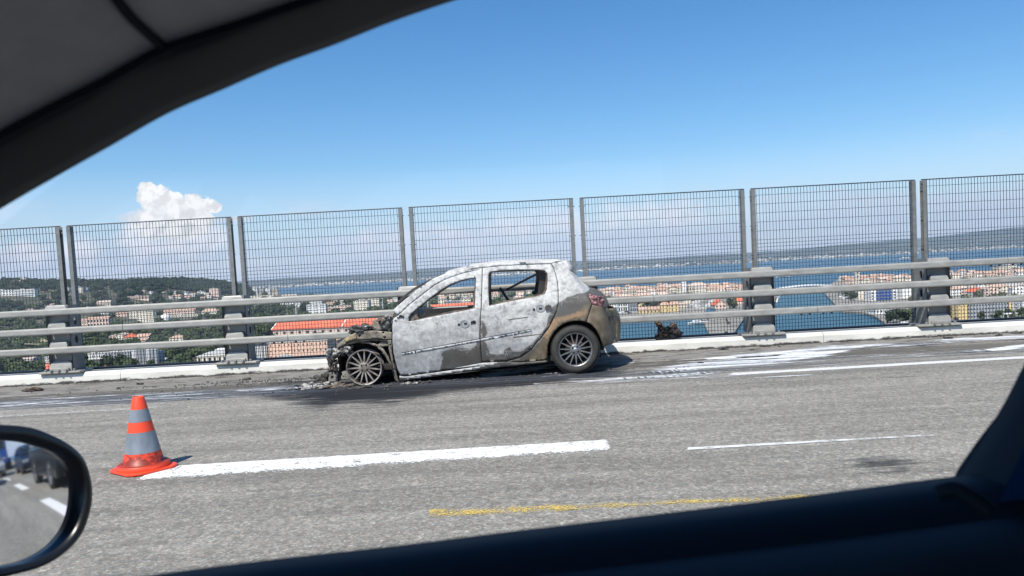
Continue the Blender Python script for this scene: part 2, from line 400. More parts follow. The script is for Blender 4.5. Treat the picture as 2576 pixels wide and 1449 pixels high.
# ---- painted markings (sheets 4 mm above)
def m_paint(name,col,lo,hi,sc1=30,stretch=(1,1,1),rough=.6,fade=None):
    t=NT(name); c=t.mix(t.ramp(t.noise(18,4),[(.3,.0),(.7,.35)]),col,tuple(x*.72 for x in col)); t.col(c); t.set(rough)
    tr=t.n('ShaderNodeBsdfTransparent'); mx=t.n('ShaderNodeMixShader')
    nn=t.math('ADD',t.math('MULTIPLY',t.noise(sc1,6,.7,vec=t.coord(stretch)),.6),t.math('MULTIPLY',t.noise(90,3,.6),.4))
    at=t.n('ShaderNodeVertexColor'); at.layer_name='mask'; sp=t.n('ShaderNodeSeparateColor'); t.L.new(at.outputs[0],sp.inputs[0])
    v=t.math('ADD',nn,t.math('MULTIPLY_ADD',sp.outputs[0],1.0,-.5))
    t.L.new(t.ramp(v,[(lo,0),(hi,1)]),mx.inputs[0]); t.L.new(tr.outputs[0],mx.inputs[1]); t.L.new(t.b.outputs[0],mx.inputs[2]); t.L.new(mx.outputs[0],t.out.inputs[0])
    return t.m
def strip(name,corn,mat,z=.004,nu=60,nv=6,wob=.006,cov=lambda u,v:.5+0*u,kind='structure',label=None,cat=None):
    """corn: four pixels (start far, start near, end near, end far) measured on the road plane"""
    a,b,c,d=[gz(*p) for p in corn]; mb=MB()
    for i in range(nu+1):
        u=i/nu
        for j in range(nv+1):
            v=j/nv; p=a.lerp(d,u).lerp(b.lerp(c,u),v)
            w=wob*nz(u*nu*.35,v*7) if j in(0,nv) else 0
            mb.v.append((p.x,p.y+w,z)); mb.a.append((cov(u,v),)*3+(1,))
    for i in range(nu):
        for j in range(nv): q=i*(nv+1)+j; mb.f.append((q,q+1,q+nv+2,q+nv+1))
    o=ob(name,mb,mat,rec=False); tag(o,label,cat,kind=kind); return o
M_wp=m_paint('white_road_paint',(.80,.79,.75),.50,.57,30)
strip('lane_marking',[(400,1175),(330,1212),(1546,1134),(1532,1107)],M_wp,nu=120,nv=8,wob=.02,cov=lambda u,v:.62+.1*nz(u*30,v*3)-.16*smooth01((v-.75)*4)-.3*smooth01((.012-u)*60)-.25*smooth01((u-.985)*60))
M_we=m_paint('worn_edge_paint',(.70,.69,.66),.50,.60,16,(.6,4,1))
def covedge(u,v):
    x=-10+24*u
    s=.62
    if -4.2<x<-1.2: s=.28
    if -1.2<=x<.9: s=.40
    if x<-4.2: s=.46
    return s-.12*abs(v-.5)*2
strip('edge_line',[(-1000,1102),(-1000,1110),(3400,855),(3400,849)],M_we,nu=200,nv=5,wob=.012,cov=lambda u,v:(lambda x:(.70 if x>2.2 else .52 if x>-.9 else .25 if x>-4.2 else .56)-.14*abs(v-.5)*2)(gz(-1000+4400*u,1104-252*u).x))
strip('thin_marking',[(1730,1127),(1730,1133),(2350,1097),(2350,1093)],M_we,nu=80,nv=3,wob=.008,cov=lambda u,v:.66-.12*u+.14*nz(u*18))
strip('thin_marking',[(2000,1034),(2000,1038),(2420,1016),(2420,1013)],M_we,nu=40,nv=3,wob=.008,cov=lambda u,v:.24+.25*nz(u*14+3))
strip('thin_marking',[(700,1082),(700,1085),(900,1072),(900,1070)],M_we,nu=30,nv=3,wob=.008,cov=lambda u,v:.2+.25*nz(u*9+7))
strip('thin_marking',[(1500,1015),(1500,1018),(1620,1011),(1620,1009)],M_we,nu=30,nv=3,wob=.008,cov=lambda u,v:.3+.25*nz(u*9+1))
M_ye=m_paint('worn_yellow_paint',(.66,.48,.12),.50,.58,75,(1,1,1))
def covy(u,v):
    c=.5-.1*u; w=.36-.08*u
    return .545*math.exp(-((v-c)/w)**2)+.10*nz(u*16,v*4)-.06*math.exp(-((u-.47)/.03)**2)
strip('old_yellow_marking',[(1080,1262),(1080,1326),(2290,1268),(2290,1222)],M_ye,nu=120,nv=14,wob=.03,cov=covy)
# ---- extinguisher powder on the shoulder
t=NT('powder'); t.col(t.ramp(t.noise(12,5),[(.3,(.62,.64,.66)),(.7,(.84,.86,.88))])); t.set(.85)
tr=t.n('ShaderNodeBsdfTransparent'); mx=t.n('ShaderNodeMixShader')
at=t.n('ShaderNodeVertexColor'); at.layer_name='mask'; sp=t.n('ShaderNodeSeparateColor'); t.L.new(at.outputs[0],sp.inputs[0])
n1=t.noise(1.7,9,.62,vec=t.coord((.55,8,1)),dist=.6); n2=t.noise(20,6,.7,vec=t.coord((.5,2,1)))
v=t.math('ADD',t.math('MULTIPLY_ADD',n1,4.4,-2.2),t.math('MULTIPLY_ADD',n2,1.0,-.5)); v=t.math('ADD',v,sp.outputs[0])
t.L.new(t.ramp(v,[(.42,0),(.72,.9)]),mx.inputs[0]); t.L.new(tr.outputs[0],mx.inputs[1]); t.L.new(t.b.outputs[0],mx.inputs[2]); t.L.new(mx.outputs[0],t.out.inputs[0]); M_pow=t.m
def powder(name,P,lab,soft=.3,gain=.66,z=.008):
    Q=[tuple(gz(*p)[:2]) for p in P]; xs=[q[0] for q in Q]; ys=[q[1] for q in Q]
    mb=MB(); nx=int((max(xs)-min(xs)+.8)/.08); ny=int((max(ys)-min(ys)+.5)/.04)
    for i in range(nx+1):
        for j in range(ny+1):
            x=min(xs)-.4+i*.08; y=min(ys)-.25+j*.04
            # follow the gutter slope
            zz=z+(.012 if y>KF-1.1 else 0)
            mb.v.append((x,y,zz)); d=sdp(x,y,Q); s=gain*smooth01(.5+d/soft)
            mb.a.append((s,s,s,1))
    for i in range(nx):
        for j in range(ny): q=i*(ny+1)+j; mb.f.append((q,q+ny+1,q+ny+2,q+1))
    tag(ob(name,mb,M_pow,rec=False),lab,'powder',kind='stuff')
powder('extinguisher_powder',[(1700,918),(1860,893),(2100,872),(2260,866),(2330,872),(2150,882),(2100,894),(2030,905),(1940,920),(1780,932),(1640,946),(1640,930)],'white extinguisher powder streaked over the shoulder behind the burnt car')
powder('extinguisher_powder',[(2230,868),(2420,852),(2600,846),(2600,852),(2450,860),(2330,874)],'thin white powder film beside the kerb at the right',gain=.75)
powder('extinguisher_powder',[(2400,886),(2590,866),(2590,873),(2520,884),(2440,893)],'short white powder streak near the white edge line',gain=.8,soft=.2)
powder('extinguisher_powder',[(1200,938),(1385,918),(1395,925),(1330,938),(1210,952)],'pale foam residue lying under the burnt car',gain=.9,soft=.2)
powder('extinguisher_powder',[(1430,962),(1700,940),(1900,928),(1880,935),(1650,955),(1500,968)],'faint grey powder trail along the edge line',gain=.55,soft=.3)
powder('extinguisher_powder',[(0,1012),(300,1000),(700,975),(700,983),(300,1012),(0,1024)],'faint dried water streaks on the shoulder left of the car',gain=.42,soft=.3)

# ---------------------------------------------------------------- bridge barrier
def m_galv(name,a,b,rough=.5,metal=.25):
    t=NT(name); c=t.ramp(t.noise(5,8,.65,vec=t.coord((1,1,2.5),'World')),[(.32,a),(.68,b)])
    st=t.ramp(t.noise(2.2,7,.7,vec=t.coord((.8,1,5),'World')),[(.55,0),(.75,.35)]); c=t.mix(st,c,tuple(x*.55 for x in a))
    t.col(c); t.set(rough,metal,.4); t.bump(t.noise(30,4,vec=t.coord((1,1,1),'World')),.12,.004); return t.m
M_rail=m_galv('galvanised_rail',(.275,.268,.245),(.41,.40,.365))
M_post=m_galv('galvanised_post',(.205,.203,.195),(.30,.297,.285))
M_fpost=m_galv('galvanised_fence_post',(.15,.155,.15),(.23,.235,.225),.55,.3)
M_wire=mk('dark_wire',(.035,.045,.058),rough=.55,metal=.1)
M_black=mk('black_hole',(.006,.006,.007),rough=.9)
M_rust=mk('rusty_bolt',(.10,.06,.04),(.05,.04,.035),30,rough=.8)
def rrect(cy,cz,h,w,r,n=3):
    P=[]
    for (sx,sy,a0) in((1,1,0),(-1,1,90),(-1,-1,180),(1,-1,270)):
        for k in range(n+1):
            a=math.radians(a0+90*k/n); P.append((cy+sx*(w/2-r)+r*math.cos(a),cz+sy*(h/2-r)+r*math.sin(a)))
    return P
RZ=(.515,.80,1.075); RY=11.16
barrier=empty('bridge_barrier',(0,11.3,KH),'galvanised steel bridge barrier with three thick horizontal rails and wide posts','barrier')
def rails():
    cuts={0:(-4.99,-.02,5.12,10.0),1:(-5.60,-.4,1.92,7.1),2:(-8.,-2.93,2.2,7.05)}
    cutpx={1:[r3(1245,650),r5(725,690)],0:[r4(600,930),r6(390,850)],2:[r6(2108,400)]}
    for i,z in enumerate(RZ):
        cs=sorted([un(*p,RY).x for p in cutpx[i]]); cs=[-60]+cs+[60]
        # extra joints
        full=[cs[0]]
        for a,b in zip(cs,cs[1:]):
            if b-a>14 and b<59: pass
            full.append(b)
        for a,b in zip(full,full[1:]):
            mb=MB(); prof=rrect(RY,z,.098,.085,.024)
            n=max(2,int((b-a)/2)); rings=[[Vector((a+.004+(b-a-.008)*k/n,y,zz)) for y,zz in prof] for k in range(n+1)]
            mb.loft(rings,caps=True); ob('rail',mb,M_rail,barrier)
            for q in(-.22,-.1,.1,.22):
                if b<50:
                    bb=MB(); bb.lathe([(.016,0),(.016,-.018),(.006,-.024)],(b+q,RY,z-.049),n=8,cap=True); ob('bolt',bb,M_rust,barrier)
rails()
def barrier_post(x,parent,proto=None):
    grp=[]
    if proto:
        for (nm,me,mt) in proto:
            o=bpy.data.objects.new(nm,me); o.location=(x,0,-KH-.0); link(o,parent)
            o.location=Vector((x,0,0))-wloc(parent); grp.append(o)
            if nm=='anchor_bolts': o['kind']='stuff'
        return None
    y0=11.235; y1=11.50; w=.175
    parts=[]
    # body: two side plates with openings + back + recessed web
    mb=MB()
    def side(u,v,d): return Vector((d,u,v))
    out=[(y0,KH+.02),(y1+.06,KH+.02),(y1+.03,.5),(y1-.02,1.12),(y1-.05,1.17),(y0,1.17)]
    ell=[[(11.375+.04*math.cos(a),zc+.062*math.sin(a)) for a in [2*math.pi*k/14 for k in range(14)]] for zc in(.93,.655)]
    v2,fs=fill(out,ell,.07)
    for sx in(-1,1):
        mb.add([Vector((sx*w,u,v)) for u,v in v2],fs); mb.add([Vector((sx*(w-.012),u,v)) for u,v in v2],fs)
    mb.box(-w,w,y1-.03,y1-.015,KH+.02,1.13); mb.box(-w+.002,w-.002,y0+.07,y0+.085,KH+.02,1.165)
    mb.box(-w+.012,w-.012,y0+.001,y0+.07,1.10,1.168)
    parts.append(('post_body',mb,M_post,0))
    # front brackets just above each rail, rounded top
    def blk(zb,zt,hw,name='rail_bracket',yf=11.19):
        b=MB(); P=[(-hw,zb),(hw,zb),(hw*.97,zt-.05),(hw*.88,zt-.015),(hw*.72,zt),(-hw*.72,zt),(-hw*.88,zt-.015),(-hw*.97,zt-.05)]
        b.prism(P,lambda u,v,d:Vector((u,yf+.02*smooth01((v-zt+.06)/.06)+d,v)),0,.10)
        parts.append((name,b,M_rail,.008))
    blk(RZ[0]-.03,RZ[0]+.125,.135); blk(RZ[1]-.03,RZ[1]+.125,.135); blk(RZ[2]-.03,RZ[2]+.098,.165)
    b=MB(); P=[(-.165,KH+.03),(.165,KH+.03),(.16,.30),(.14,.335),(.10,.35),(-.10,.35),(-.14,.335),(-.16,.30)]
    b.prism(P,lambda u,v,d:Vector((u,11.20+d+.03*smooth01((v-.27)/.08),v)),0,.13); parts.append(('base_block',b,M_rail,.01))
    b=MB(); b.box(-.14,.14,11.165,11.198,KH+.035,KH+.085); parts.append(('base_rib',b,M_rail,.006))
    b=MB(); P=[(-.30,11.16),(.30,11.16),(.32,11.2),(.30,11.55),(-.30,11.55),(-.32,11.2)]
    b.prism(P,lambda u,v,d:Vector((u,v,KH+d)),.006,.034); parts.append(('base_plate',b,M_rail,.006))
    b=MB()
    for k in(-.21,-.11,0,.11,.21):
        b.lathe([(.02,0),(.02,.03),(.012,.036)],(k,11.15 if abs(k)<.2 else 11.19,KH+.03),n=6,cap=True)
    parts.append(('anchor_bolts',b,M_post,0))
    res=[]
    for nm,m,mt,bv in parts:
        me=bpy.data.meshes.new(nm); me.from_pydata([tuple(v) for v in m.v],[],m.f)
        bm=bmesh.new(); bm.from_mesh(me); bmesh.ops.recalc_face_normals(bm,faces=bm.faces)
        if bv:
            es=[e for e in bm.edges if len(e.link_faces)==2 and e.calc_face_angle(0)>.6]
            bmesh.ops.bevel(bm,geom=es,offset=bv,segments=2,affect='EDGES',profile=.5)
        bm.to_mesh(me); bm.free(); me.materials.append(mt); res.append((nm,me,mt))
    return res
proto=barrier_post(0,None)
for k in range(-6,9): barrier_post(X_P+.03+SP*k,barrier,proto)
# ---- mesh fence behind the barrier, one thing per panel
FY=11.66; FT=2.345
def fence_proto():
    x0=.075; x1=SP-.085; pt=MB()
    out=[]
    for sx,x in((1,x0),(-1,x1)):
        m=MB(); # channel post: flange facing the road + web
        m.box(x-.028,x+.028,FY-.035,FY-.028,KH+.035,FT); m.box(x+sx*.022,x+sx*.028,FY-.028,FY+.045,KH+.035,FT); m.box(x-.028,x+.028,FY+.045,FY+.051,KH+.035,FT)
        out.append(('fence_post',m,M_fpost))
        b=MB()
        for z in(FT-.11,FT-.55,FT-.99,1.05,.6): b.lathe([(.006,-.05),(.006,.05)],(x,FY+.01,z),'x',6,True)
        out.append(('clamp_bolts',b,M_wire))
    # wires
    w=MB(); n=49
    for i in range(n):
        x=x0+.03+(x1-x0-.06)*(i+.5)/n; dx=.003*nz(i*1.7)
        w.box(x-.0029+dx,x+.0029+dx,FY-.003+.006,FY+.003+.006,KH+.03,FT+.006)
    zs=[FT-.09]; z=FT-.09-.135
    while z>FT-.80: zs.append(z); z-=.135
    z=zs[-1]-.055
    while z>KH+.05: zs.append(z); z-=.0535
    for i,z in enumerate(zs):
        w.box(x0+.02,x1-.02,FY-.0056+.006,FY-.0031+.006+.0,z-.0029,z+.0029)
    out.append(('wire_mesh',w,M_wire))
    t_=MB(); t_.tube([(x0-.03,FY,FT+.010),(x0+.02,FY,FT+.010),(x1-.02,FY,FT+.010),(x1+.03,FY,FT+.010)],.009,6); out.append(('top_wire',t_,M_wire))
    res=[]
    for nm,m,mt in out:
        me=bpy.data.meshes.new(nm); me.from_pydata([tuple(v) for v in m.v],[],m.f); me.materials.append(mt); res.append((nm,me))
    return res
fp=fence_proto()
flab={-3:'galvanised mesh fence panel at the far left edge of the view',-2:'mesh fence panel in front of the wooded hill, left of the first tall cloud',-1:'mesh fence panel in front of the two white tower blocks, ahead of the burnt car',
0:'mesh fence panel behind the windscreen end of the burnt car',1:'mesh fence panel behind the rear window and tail of the burnt car',2:'mesh fence panel in front of the wide channel and church tower',3:'mesh fence panel at the right edge of the view'}
flab={-3:'leftmost wire mesh fence panel, cut by the left edge of the photo',-2:'wire mesh fence panel in front of the wooded hill and the tall white cloud',-1:'wire mesh fence panel in front of the two pale tower blocks',
0:'wire mesh fence panel directly above the roof of the burnt car',1:'wire mesh fence panel just behind the tail of the burnt car',2:'wire mesh fence panel in front of the wide blue channel',3:'rightmost wire mesh fence panel, cut by the right edge of the photo'}
for k in range(-5,6):
    x=X_P+SP*k; lab=flab.get(k,'wire mesh fence panel outside the photo, %s past its %s edge'%(('','first','second','third')[abs(k)-3],'left' if k<0 else 'right'))
    r=empty('fence_panel',(x,FY,KH),lab,'fence panel','mesh fence panels behind the barrier')
    for nm,me in fp:
        o=bpy.data.objects.new(nm,me); o.location=(0,-FY,-KH); link(o,r)
        if nm in('wire_mesh','clamp_bolts'): o['kind']='stuff'
# ---------------------------------------------------------------- burnt hatchback
CYN=9.405; CYC=10.235       # near side plane, centre plane
def zc1(x,y): return (1100+x/2.5414,930+y/2.5414)    # zoom pixel -> native photo pixel
def zc2(x,y): return (1700+x/2.5414,930+y/2.5414)
def A(*p): return [zc1(*q) for q in p]
def B2(*p): return [zc2(*q) for q in p]
XR=.98
def dep(x,z):
    """how far the body side lies inboard of its widest line"""
    d=.012
    if z>.90: d+=(z-.90)*.26+ .25*max(0,z-1.30)**1.0*.8
    if z<.42: d+=(.42-z)*.12
    d+=.02*((z-.72)/.4)**2 if z<.9 else .008
    if x>XR: d+=.36*((x-XR)/.33)**2.2
    if x<-1.75: d+=.05*((-1.75-x)/.45)**2
    return d
def n2w(nx,ny,extra=0.0,flat=False):
    dx,dy=nx/S_,ny/S_; Y=CYN
    for _ in range(3):
        P=un(dx,dy,Y+0.0); Y=CYN+(0 if flat else dep(P.x,P.z))
    P=un(dx,dy,Y); return Vector((P.x,Y+extra,P.z))
def m_ash():
    t=NT('burnt_paint'); at=t.n('ShaderNodeVertexColor'); at.layer_name='mask'; sp=t.n('ShaderNodeSeparateColor'); t.L.new(at.outputs[0],sp.inputs[0])
    v=t.coord((1,1,1),'World')
    big=t.noise(3.6,9,.6,vec=t.coord((1,1,1.5),'World'),dist=.7); fine=t.noise(19,9,.68,vec=v,dist=.3)
    mixn=t.math('ADD',t.math('MULTIPLY',big,.45),t.math('MULTIPLY',fine,.55))
    ash=t.ramp(mixn,[(.34,(.215,.215,.212)),(.44,(.29,.29,.285)),(.51,(.36,.36,.352)),(.57,(.45,.45,.437)),(.64,(.60,.60,.575))])
    # brighter on top edges (B of mask.a not used); crackle
    vo=t.n('ShaderNodeTexVoronoi'); vo.feature='DISTANCE_TO_EDGE'; vo.inputs['Scale'].default_value=15
    q=t.n('ShaderNodeMix'); q.data_type='RGBA'; q.inputs[0].default_value=.12; t.L.new(v,q.inputs[6])
    nn=t.n('ShaderNodeTexNoise'); nn.inputs['Scale'].default_value=9; nn.inputs['Detail'].default_value=5; t.L.new(v,nn.inputs['Vector']); t.L.new(nn.outputs['Color'],q.inputs[7]); t.L.new(q.outputs[2],vo.inputs['Vector'])
    crack=t.ramp(vo.outputs['Distance'],[(.0,1),(.055,0)])
    soot=t.ramp(t.noise(6,8,.6,vec=v),[(.3,(.085,.078,.070)),(.7,(.135,.128,.118))])
    zone=t.math('SUBTRACT',t.math('ADD',sp.outputs[0],t.math('MULTIPLY_ADD',fine,.5,-.25)),0.0)
    near=t.ramp(zone,[(.42,0),(.58,1),(.70,1),(.88,0)])   # fringe where the paint crazes
    # long drips running down
    dr=t.ramp(t.noise(9,6,.6,vec=t.coord((2.2,2.2,.25),'World')),[(.52,0),(.66,1)])
    ash=t.mix(t.math('MULTIPLY',dr,.22),ash,(.62,.63,.64))
    f=t.ramp(zone,[(.44,0),(.54,1)])
    wh=t.math('MULTIPLY',at.outputs['Alpha'],t.ramp(mixn,[(.42,0),(.58,.95)])); ash=t.mix(wh,ash,(.58,.575,.55)); c=t.mix(f,ash,soot)
    c=t.mix(t.math('MULTIPLY',t.math('MULTIPLY',crack,near),t.ramp(big,[(.48,0),(.56,.8)])),c,(.42,.42,.41))
    brown=t.ramp(t.noise(7,8,.6,vec=v,dist=.6),[(.3,(.10,.078,.052)),(.55,(.175,.142,.098)),(.75,(.26,.22,.155))])
    fb=t.ramp(t.math('ADD',sp.outputs[1],t.math('MULTIPLY_ADD',big,.7,-.35)),[(.40,0),(.66,1)])
    c=t.mix(fb,c,brown)
    fo=t.ramp(t.math('ADD',sp.outputs[2],t.math('MULTIPLY_ADD',fine,.8,-.4)),[(.42,0),(.62,.8)])
    c=t.mix(fo,c,(.34,.22,.125))
    t.col(c); t.set(.72,0,.3)
    t.L.new(t.ramp(f,[(0,.85),(1,.50)]),t.b.inputs['Roughness'])
    t.bump(t.math('ADD',mixn,t.math('MULTIPLY',crack,-.12)),.35,.01)
    return t.m
M_ash=m_ash()
SOOT=A((1410,995),(1425,1060),(1415,1110),(1395,1175),(1300,1260),(1779,1240))+B2((400,1180),(900,1130),(1400,960),(1600,900),(1600,560),(1400,480),(1290,400),(1250,430),(1170,440),(1090,470),(1010,515),(955,560),(905,650),(890,750),(800,855),(740,925),(640,990),(565,985),(540,948),(500,955),(480,1012),(350,1015),(330,950),(285,870),(325,810),(300,715),(262,690),(250,860),(210,935),(150,985),(60,975),(0,940))+A((1700,975),(1600,962),(1500,965))
BROWN=B2((830,900),(905,760),(960,660),(1040,640),(1180,610),(1300,520),(1600,560),(1600,960),(880,1140),(500,1110),(700,1050))
ORNG=B2((960,670),(1060,655),(1180,610),(1290,590),(1250,640),(1170,660),(1010,700),(900,860),(850,850),(880,800))
SILLW=A((1000,1215),(1500,1160),(1779,1118))+B2((0,1143),(400,1080),(380,1100),(0,1160))+A((1779,1130),(1100,1240))
WHITE=A((945,600),(1200,380),(1779,160))+B2((1040,120),(1110,215),(1180,440),(1000,500),(900,640),(900,760),(760,880),(600,700),(330,760),(270,640),(0,660))+A((1500,740),(1200,830),(960,860),(945,700))
YEL=A((500,880),(530,835),(590,815),(600,870),(540,880))
def maskfn(nx,ny):
    s=sdp(nx,ny,SOOT); b=sdp(nx,ny,BROWN); o=sdp(nx,ny,ORNG)
    r=.5+max(-.5,min(.5,s/55)); g=.5+max(-.5,min(.5,b/50)); q=.5+max(-.5,min(.16,o/34)) if o>-15 else 0
    w=.5+max(-.5,min(.5,sdp(nx,ny,WHITE)/60))
    return (r,g,q,w)
ccar=empty('burnt_car',(-.5,CYC,0),'burnt-out five-door hatchback, ash white and rusty brown, standing against the kerb','car')
CO=ccar.location
def mirror_y(v): return Vector((v[0],2*CYC-v[1],v[2]))
def farx(v):
    v=mirror_y(v); v.x-=.24*smooth01((-.55-v.x)/.7); return v
def panel(name,outer,holes=(),step=10,extra=0,th=.012,mat=None,lab=None,far=True,warp=.004,mask=None,jag=0):
    if jag:
        outer=resample(outer,jag*2.2); outer=[(x+jag*nz(i*.9,3),y+jag*nz(i*.9,9)) for i,(x,y) in enumerate(outer)]
    v2,fs=fill(outer,holes,step)
    mb=MB(); n=len(v2)
    fr=[]
    for x,y in v2:
        P=n2w(x,y,extra); P.y+=warp*nz(P.x*3.1,P.z*3.3,extra); fr.append(P)
    mb.v=[tuple(p) for p in fr]+[(p.x,p.y+th,p.z) for p in fr]
    mk_=mask or maskfn
    cols=[mk_(x,y) for x,y in v2]; mb.a=cols+cols
    # orient front triangles towards -Y
    tri=[]
    for f in fs:
        a,b,c=[fr[i] for i in f[:3]]; nrm=(b-a).cross(c-a)
        tri.append(f if nrm.y<0 else f[::-1])
    mb.f=list(tri)+[tuple(i+n for i in f[::-1]) for f in tri]
    cnt={}
    for f in tri:
        for i in range(len(f)):
            e=(f[i],f[(i+1)%len(f)]); cnt[e]=1
    for (a,b) in list(cnt):
        if (b,a) not in cnt: mb.f.append((b,a,a+n,b+n))
    o=ob(name,mb,mat or M_ash,ccar,rec=False,smooth=False)
    for p in o.data.polygons[:len(tri)]: p.use_smooth=True
    if lab: o['label']=lab
    if far:
        m2=MB(); m2.v=[tuple(mirror_y(v)) for v in mb.v]; m2.f=[f[::-1] for f in mb.f]; m2.a=[(0.9,.2,0,1)]*len(mb.v)
        ob(name,m2,mat or M_ash,ccar,rec=False)
    return o
# outlines in native pixels ------------------------------------------------
roofl=A((945,598),(1000,545),(1100,462),(1200,383),(1330,292),(1450,243),(1600,203),(1779,165))+B2((130,181),(280,161),(380,150),(440,141),(620,135),(900,127),(1040,125))
doorT=A((1000,640),(1050,590),(1110,535),(1220,450),(1345,352),(1460,292),(1600,243),(1779,201))+B2((130,207),(280,186),(440,170),(620,160),(800,152),(935,150))
fdoor=A((945,692),(962,668),(1000,645),(1050,596),(1110,540),(1220,455),(1345,357),(1460,297),(1600,248),(1779,206))+B2((130,211),(275,192),(272,300),(264,560),(254,700),(250,860),(272,1086))+A((1779,1118),(1400,1170),(1060,1215),(1020,1208),(992,1160),(962,1050),(944,900),(938,745))
fwin=A((1100,700),(1098,662),(1120,630),(1180,575),(1290,488),(1400,405),(1500,345),(1600,308),(1700,286),(1728,290))+B2((200,258),(216,290),(212,400),(205,570))+A((1715,580),(1400,642),(1190,684))
rdoor=B2((281,190),(440,175),(620,165),(800,157),(932,154),(955,195),(975,255),(992,330),(998,420),(999,520),(982,600),(940,690),(900,765),(830,860),(740,960),(640,1035),(560,1062),(480,1075),(277,1086),(257,860),(260,700),(270,560),(278,300))
rwin=B2((334,250),(352,226),(450,214),(620,206),(800,206),(872,214),(897,245),(900,300),(890,400),(872,440),(800,462),(560,505),(341,552),(333,400))
rear_arch=B2((893,1060),(900,930),(920,870),(960,800),(1000,755),(1050,722),(1100,703),(1150,694),(1210,692),(1265,702),(1320,730),(1360,775),(1400,850),(1425,935))
quarter=B2((938,150),(1038,125),(1055,140),(1078,170),(1110,215),(1160,290),(1210,360),(1252,430),(1290,470),(1318,535),(1264,704),(1210,692),(1150,694),(1100,703),(1050,722),(1000,755),(960,800),(920,870),(900,930),(893,1062),(640,1085),(500,1090),(560,1066),(645,1038),(745,962),(835,862),(905,768),(945,692),(986,602),(1003,520),(1002,420),(996,330),(979,255),(960,195))
bumper=B2((1322,538),(1345,548),(1400,556),(1450,562),(1478,580),(1500,605),(1522,645),(1533,700),(1536,760),(1534,830),(1532,875),(1520,900),(1495,915),(1440,930),(1392,937),(1424,935),(1400,850),(1360,775),(1320,730),(1268,703))
bumper=B2((1322,538),(1345,548),(1400,556),(1450,562),(1478,580),(1500,605),(1522,645),(1533,700),(1536,760),(1534,830),(1532,875),(1520,900),(1495,915),(1440,932),(1427,936),(1400,850),(1360,775),(1320,730),(1268,703))
tail=B2((1292,440),(1310,436),(1345,455),(1385,480),(1425,510),(1452,545),(1456,560),(1400,553),(1345,545),(1320,530),(1300,480))
cant=roofl+doorT[::-1]
apron=A((410,938),(432,905),(480,868),(530,835),(580,812),(640,798),(760,790),(860,800),(930,806),(934,880),(860,872),(760,868),(620,880),(520,905),(440,945),(412,955))
hol=[]
for (x,y,r) in((625,842,9),(850,810,10),(865,858,11),(490,888,9),(788,815,5)): hol.append(A(*[(x+r*1.2*math.cos(a),y+r*math.sin(a)) for a in [k*math.pi/4 for k in range(8)]]))
strut=A((896,880),(934,880),(938,1000),(955,1100),(980,1190),(1000,1262),(1010,1282),(985,1280),(968,1225),(945,1120),(925,1040),(905,960))
archlip=A((560,905),(640,892),(720,900),(800,925),(850,965),(900,1040),(935,1115),(960,1190),(985,1278),(968,1270),(945,1200),(915,1120),(875,1045),(830,985),(785,945),(715,918),(640,908))
sill=A((1012,1218),(1060,1226),(1400,1180),(1779,1128))+B2((0,1146),(272,1096),(480,1085),(640,1092),(893,1072),(893,1092),(640,1118),(400,1140),(180,1172),(0,1192))+A((1779,1170),(1500,1205),(1250,1238),(1110,1258),(1030,1276),(1012,1262))
FARP_=1; soot_m=lambda x,y:(1,.25,0,1); white_m=lambda x,y:(0,0,0,.8)
def lowhole(P,k,lim): return [(x,y+(k if y>lim else 0)) for x,y in P]
panel('front_door',fdoor,[fwin],7,far=False)
panel('rear_door',rdoor,[rwin],7,far=False)
FARP=[('front_door',fdoor,lowhole(fwin,34,930+560/2.5414)),('rear_door',rdoor,lowhole(rwin,34,930+430/2.5414))]
panel('rear_quarter_panel',quarter,[],8)
panel('rear_bumper',bumper,[],7,far=False)
panel('roof_rail',cant,[],8,mask=white_m,far=False)
cf_=resample(roofl,20,False); cf_=cf_+[(x+5,y+8) for x,y in cf_[::-1]]
v2,fs=fill(cf_,(),8); mb=MB(); V=[farx(n2w(x,y,.01)) for x,y in v2]; n=len(V); mb.add(V+[v+Vector((0,.02,0)) for v in V],[tuple(f) for f in fs]+[tuple(i+n for i in f[::-1]) for f in fs]); mb.a=[(.9,.2,0,0)]*(2*n); ob('roof_rail',mb,M_ash,ccar,rec=False)
M_metal_y=mk('scorched_primer',(.30,.265,.21),(.12,.10,.08),9,rough=.7,detail=8,bump=.3,which='World')
M_yel=mk('yellowed_metal',(.40,.31,.16),(.24,.20,.13),14,rough=.6,detail=6,which='World')
M_scorch=mk('scorched_steel',(.040,.034,.030),(.20,.155,.115),12,detail=8,rough=.75,bump=.5,bdist=.02,which='World')
M_charm=mk('charred_lump',(.02,.019,.018),(.10,.095,.09),14,detail=9,rough=.85,bump=.8,bdist=.03,which='World')
M_ashlump=mk('ash_lump',(.12,.115,.105),(.50,.48,.45),11,detail=9,rough=.9,bump=.8,bdist=.03,lo=.42,hi=.62,which='World')
M_sootin=mk('sooty_interior',(.012,.011,.010),(.035,.032,.03),8,rough=.95,which='World')
panel('wheel_arch_apron',apron,hol,6,extra=.06,mat=M_metal_y,warp=.008,far=True)
panel('apron_nose',A((484,872),(530,836),(585,812),(598,868),(540,884),(486,902)),[],6,extra=.048,mat=M_yel,far=False,warp=.012)
panel('apron_bracket',A((800,925),(830,895),(905,885),(912,940),(870,940),(830,950)),[],6,extra=.05,mat=M_metal_y,far=False)
panel('fender_stay',strut,[],6,extra=.02,mat=M_metal_y,warp=.015,jag=4)
panel('wheel_arch_lip',archlip,[],6,extra=.05,mat=M_metal_y,warp=.012,jag=3)
panel('dark_seal',A((412,952),(520,908),(620,884),(760,872),(930,884),(905,935),(880,900),(760,893),(620,905),(520,928),(416,962)),[],7,extra=.035,mat=M_sootin,far=False,warp=.006)
